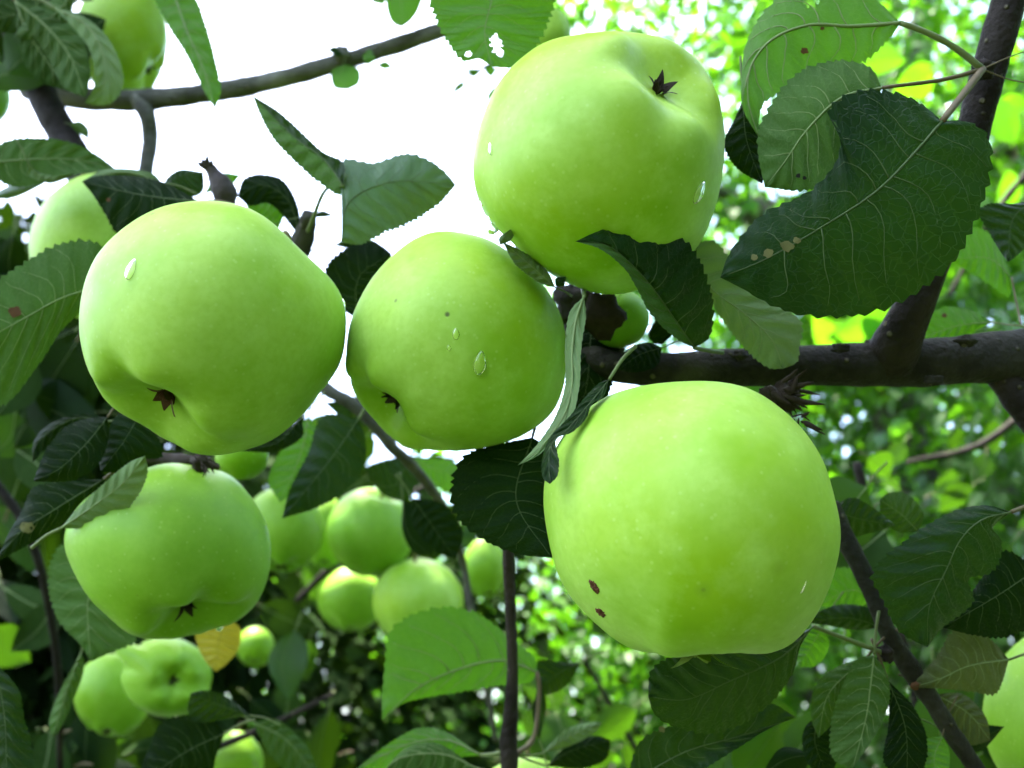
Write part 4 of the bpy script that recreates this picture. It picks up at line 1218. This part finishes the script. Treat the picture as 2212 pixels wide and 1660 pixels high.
leaf(RT, [(1872, 1420), (1790, 1500), (1768, 1595)], [(1830, 1480), (1800, 1560)], [(1810, 1440), (1762, 1480), (1752, 1550)], (.290, .287), under=True, m=M_LEAF)
leaf(RT, [(1918, 1470), (1955, 1570), (1960, 1690)], [(1975, 1530), (2003, 1600), (1995, 1660)], [(1920, 1560), (1910, 1650)], (.284, .282), m=M_LEAF_SHADED)
leaf(RT, [(2035, 1590), (2018, 1640), (2030, 1700)], [(2050, 1620), (2048, 1670)], [(1998, 1600), (1994, 1650)], (.290, .287), under=True, m=M_LEAF_BACKLIT)
leaf(RT, [(1795, 1100), (1850, 1120), (1935, 1135)], [(1840, 1075), (1890, 1100)], [(1820, 1160), (1880, 1152)], (.300, .305), m=M_LEAF)
leaf(RT, [(1985, 1150), (1945, 1110), (1900, 1080)], [(1940, 1150), (1905, 1120)], [(1995, 1110), (1960, 1068), (1920, 1064)], (.330, .325), under=True, m=M_LEAF)
leaf(RT, [(1895, 1300), (1840, 1275), (1765, 1310)], [(1850, 1310)], [(1885, 1255), (1815, 1226), (1780, 1250)], (.335, .33), under=True, m=M_LEAF_BACKLIT)
leaf(RT, [(1908, 1356), (1830, 1335), (1745, 1345)], [(1850, 1362), (1790, 1352)], [(1890, 1320), (1815, 1306), (1765, 1325)], (.315, .31), m=M_LEAF)
leaf(RT, [(1780, 1350), (1750, 1400), (1724, 1440)], [(1790, 1400), (1760, 1440)], [(1740, 1360), (1718, 1400)], (.320, .32), m=M_LEAF_BACKLIT, under=True)
leaf(RT, [(2020, 1500), (2090, 1540), (2140, 1600)], [(2080, 1500), (2130, 1550)], [(2030, 1560), (2090, 1610)], (.300, .30), under=True, m=M_LEAF_BROWN)
leaf(RT, [(2040, 1580), (2100, 1600), (2170, 1570)], [(2100, 1565)], [(2110, 1625)], (.31, .31), m=M_LEAF_SHADED, hi=False)
leaf(RT, [(1770, 1540), (1760, 1600), (1790, 1680)], [(1800, 1570), (1810, 1640)], [(1735, 1580), (1745, 1650)], (.300, .30), m=M_LEAF_SHADED)
leaf(RT, [(1640, 1680), (1700, 1640), (1760, 1630)], [(1690, 1615)], [(1720, 1680)], (.32, .32), m=M_LEAF_SHADED, hi=False)

# ---- leaf with a hole at the top centre
TC = root('leafy_twig', at(1060, -90, .30), 'leaf twig hanging in from the top edge, its broad leaf eaten at the tip', 'twig')
wood(TC, [(1085, -200, .31), (1072, -120, .305), (1064, -70, .30)], [9, 8, 6], M_BARK_RED, n=14, seed=71)
leaf(TC, [(1064, -70), (1062, 0), (1047, 70), (1062, 144)], [(1160, -70), (1198, -10), (1180, 60), (1150, 112), (1108, 146)], [(960, -70), (925, -20), (942, 45), (966, 90), (1000, 132), (1035, 128)], (.302, .298), (3, 3), under=True, m=M_LEAF_BACKLIT, holes=[(1072, 96, 10), (1078, 112, 10), (1070, 84, 8), (1012, 118, 5)], label='broad leaf with a ragged hole near its tip')
wood(TC, [(1150, 40, .62), (1085, 120, .62), (1040, 148, .62), (1005, 168, .62), (985, 196, .62)], [4, 3.5, 3, 2.5, 2], M_BARK_RED, name='twig', n=20, sides=6)
for (mx, L_, R_) in [([(1000, 175), (990, 190), (972, 208)], [(1004, 186)], [(985, 184)]), ([(1045, 150), (1022, 158), (1005, 150)], [(1022, 168)], [(1022, 148)]), ([(1068, 185), (1060, 205), (1058, 222)], [(1076, 202)], [(1052, 208)]), ([(1045, 140), (1050, 160), (1075, 150)], [(1060, 168)], [(1062, 140)])]:
    leaf(TC, mx, L_, R_, (.62, .62), (1, 1), m=M_LEAF_BACKLIT, under=True, hi=False)


# ---- middle distance leaves on their own twigs
def spray(label, pts, rad, boxes, n, zr, seed, mats, size=(.05, .07), under_p=.5, branch_mat=None):
    """a leafy twig of the middle distance: its leaves are scattered in the given parts of the view"""
    r = np.random.default_rng(seed)
    t = root('leafy_twig', at(*pts[0]), label, 'twig', 'leafy twigs in the middle distance')
    wood(t, pts, rad, branch_mat or M_BARK_RED, n=30, seed=seed, lump=.08, sides=10)
    for k in range(n):
        bx = boxes[int(r.integers(len(boxes)))]
        x, y = r.uniform(bx[0], bx[2]), r.uniform(bx[1], bx[3])
        z = r.uniform(*zr)
        ln = r.uniform(*size) * 1106 / TANH / z
        a = r.uniform(0, 2 * math.pi)
        a = a if r.random() < .35 else r.uniform(.15, 2.9)   # most hang downwards
        d = np.array([math.cos(a), math.sin(a)]); sd = np.array([d[1], -d[0]])
        fore = r.uniform(.55, 1.0); wl = ln * r.uniform(.18, .33); wr = ln * r.uniform(.12, .33)
        p0 = np.array([x, y]) - d * ln * fore * .5
        bend = r.uniform(-.14, .14) * ln
        P = lambda u, s: tuple(p0 + d * ln * fore * u + sd * (s + bend * math.sin(math.pi * u)))
        leaf(t, [P(0, 0), P(.5, 0), P(1, 0)], [P(.2, wl * .8), P(.48, wl), P(.8, wl * .55)], [P(.2, -wr * .8), P(.48, -wr), P(.8, -wr * .55)],
             (z, z + r.uniform(-.03, .03)), (r.uniform(-3, 6), r.uniform(-3, 6)), under=r.random() < under_p, m=mats[int(r.integers(len(mats)))], hi=False)
    return t


MM = [M_LEAF_SHADED, M_LEAF_SHADED, M_LEAF_SHADED, M_LEAF_MID]
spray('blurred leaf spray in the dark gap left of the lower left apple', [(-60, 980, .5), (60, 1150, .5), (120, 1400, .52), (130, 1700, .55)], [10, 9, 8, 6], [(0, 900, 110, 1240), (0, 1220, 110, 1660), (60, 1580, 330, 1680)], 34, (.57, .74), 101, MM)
spray('blurred leaf spray below the pair of lower left apples', [(250, 1760, .6), (420, 1640, .6), (600, 1560, .6), (720, 1500, .62)], [9, 8, 7, 5], [(560, 1420, 800, 1660), (240, 1570, 420, 1660)], 22, (.58, .9), 102, MM)
spray('blurred leaf spray among the background apples', [(640, 1300, .85), (760, 1180, .85), (900, 1060, .85), (1040, 1020, .85)], [8, 7, 6, 5], [(620, 1000, 760, 1100), (880, 1040, 1010, 1200), (600, 1230, 760, 1400), (700, 880, 800, 1000)], 22, (.85, 1.05), 103, MM)
spray('blurred leaf spray behind the largest apple and the lower right twig', [(1850, 1000, .5), (1900, 1200, .5), (1960, 1420, .5), (2000, 1700, .5)], [10, 9, 8, 6], [(1780, 1080, 2212, 1260), (1720, 1500, 2200, 1660), (2060, 1500, 2212, 1660), (1560, 1600, 1760, 1660)], 24, (.38, .6), 104, [M_LEAF_MID, M_LEAF_MID, M_LEAF_MID])
spray('blurred leaf spray under the right end of the thick branch', [(2260, 850, .8), (2120, 960, .8), (1960, 1000, .8)], [9, 8, 5], [(1800, 880, 2212, 1080)], 9, (.8, 1.2), 105, [M_LEAF_MID], (.035, .05))
spray('blurred leaf spray above the thick branch, bright in the sun', [(2300, 300, .9), (2180, 420, .9), (2050, 640, .9)], [8, 7, 5], [(1820, 0, 2212, 180), (2120, 180, 2212, 420), (1760, 690, 2000, 730)], 16, (.7, 1.1), 106, [M_LEAF_FAR])
spray('blurred leaf spray low in the middle between the hanging twig and largest apple', [(1420, 1700, .9), (1340, 1560, .9), (1260, 1420, .9)], [8, 7, 5], [(1170, 1480, 1400, 1660), (1120, 1560, 1400, 1660)], 12, (.75, 1.1), 107, [M_LEAF_MID])
spray('leaf spray in the top left corner', [(-60, 20, .5), (40, 60, .5), (140, 170, .5)], [9, 8, 5], [(0, 0, 150, 150), (60, 60, 170, 190)], 14, (.45, .53), 108, [M_LEAF_SHADED, M_LEAF_MID], (.045, .06), .9)
spray('dark leaf spray at the left edge behind the half hidden apple', [(-60, 520, .6), (20, 560, .6), (80, 640, .6)], [9, 8, 5], [(0, 540, 60, 600), (20, 700, 170, 880)], 16, (.5, .7), 109, [M_LEAF_SHADED])

# ------------------------------------------------------------------ the tree that carries the fruit: trunk and unseen crown, with leaf clumps added to block light
TX, TY = 1.05, 0.75
AT = root('apple_tree', (TX, TY, 0), 'apple tree that bears the fruit, its unseen crown widened to block light', 'tree')
C = catmull([(0, 0, -.1), (.03, -.02, .8), (-.05, .02, 1.5), (-.2, -.1, 2.3)], 24)
v, f, uv = frame_tube(C, np.linspace(.085, .055, 24), 16, .06, 3)
mesh_obj('trunk', v, f, M_BARK_GREY, AT, (0, 0, 0), uv)
hub = np.array([0.0, .30, 1.62])                       # the fruit cluster
cen = hub + SUN * .95 + RIGHT * .03
rr = np.random.default_rng(77)
e1 = np.cross(SUN, [0, 1, 0]); e1 /= np.linalg.norm(e1); e2 = np.cross(SUN, e1)
cen2 = at(300, 1350, .58) + SUN * 1.0
cen3 = at(250, 1350, 1.9) + SUN * 2.55
cen4 = at(2280, 1400, .33) + SUN * .62
side = CAM + RIGHT * .80 + FWD * .45
cen5 = at(820, 1200, .70) + SUN * 1.2
shade_blobs = [(cen, .35, .30, 1900), (cen5, .34, .2, 620), (cen2, .44, .30, 1900), (cen3, 1.0, .5, 3400), (cen4, .24, .2, 420), (side, .34, .34, 900),
         (CAM - RIGHT * .66 + FWD * .40 - UP * .42, .24, .24, 700), (CAM + FWD * .30 - UP * .58 - RIGHT * .15, .32, .22, 800)]  # leaf clumps added out of view to block sun and side light
Q = np.vstack([c_ + np.outer(rr.uniform(-w_, w_, n_), e1) + np.outer(rr.uniform(-w_, w_, n_), e2) + np.outer(rr.uniform(-d_ * .6, d_, n_), SUN) for c_, w_, d_, n_ in shade_blobs])
x, y, z = proj(Q)
ok = ~((z > 0.02) & (x > -330) & (x < 2540) & (y > -380) & (y < 2040))
Q = Q[ok]
AX = rr.normal(size=Q.shape) + np.array([0, 0, -.4])
AX /= np.linalg.norm(AX, axis=1)[:, None]
LN = rr.uniform(.055, .085, len(Q)); WD = rr.uniform(.034, .052, len(Q)); NM = np.array([0, 0, 1.]) + rr.normal(size=Q.shape) * .5
V, F, UV = leaf_cloud(Q, AX, NM, LN, WD)
o = mesh_obj('crown', V - np.array([TX, TY, 0]), F, M_LEAF_FAR, AT, (0, 0, 0), UV)
o['kind'] = 'stuff'
top = np.array([TX - .2, TY - .1, 2.3])
for e in [cen + e1 * .5, cen - e1 * .4 + e2 * .3, cen + e2 * .5, cen - e2 * .4]:
    C = catmull([tuple(top), tuple((top + e) / 2 + np.array([0, 0, .15])), tuple(e + SUN * .1)], 16)
    v, f, uv = frame_tube(C - np.array([TX, TY, 0]), np.linspace(.03, .008, 16), 9, .05, 5)
    mesh_obj('limb', v, f, M_BARK_GREY, AT, (0, 0, 0), uv)
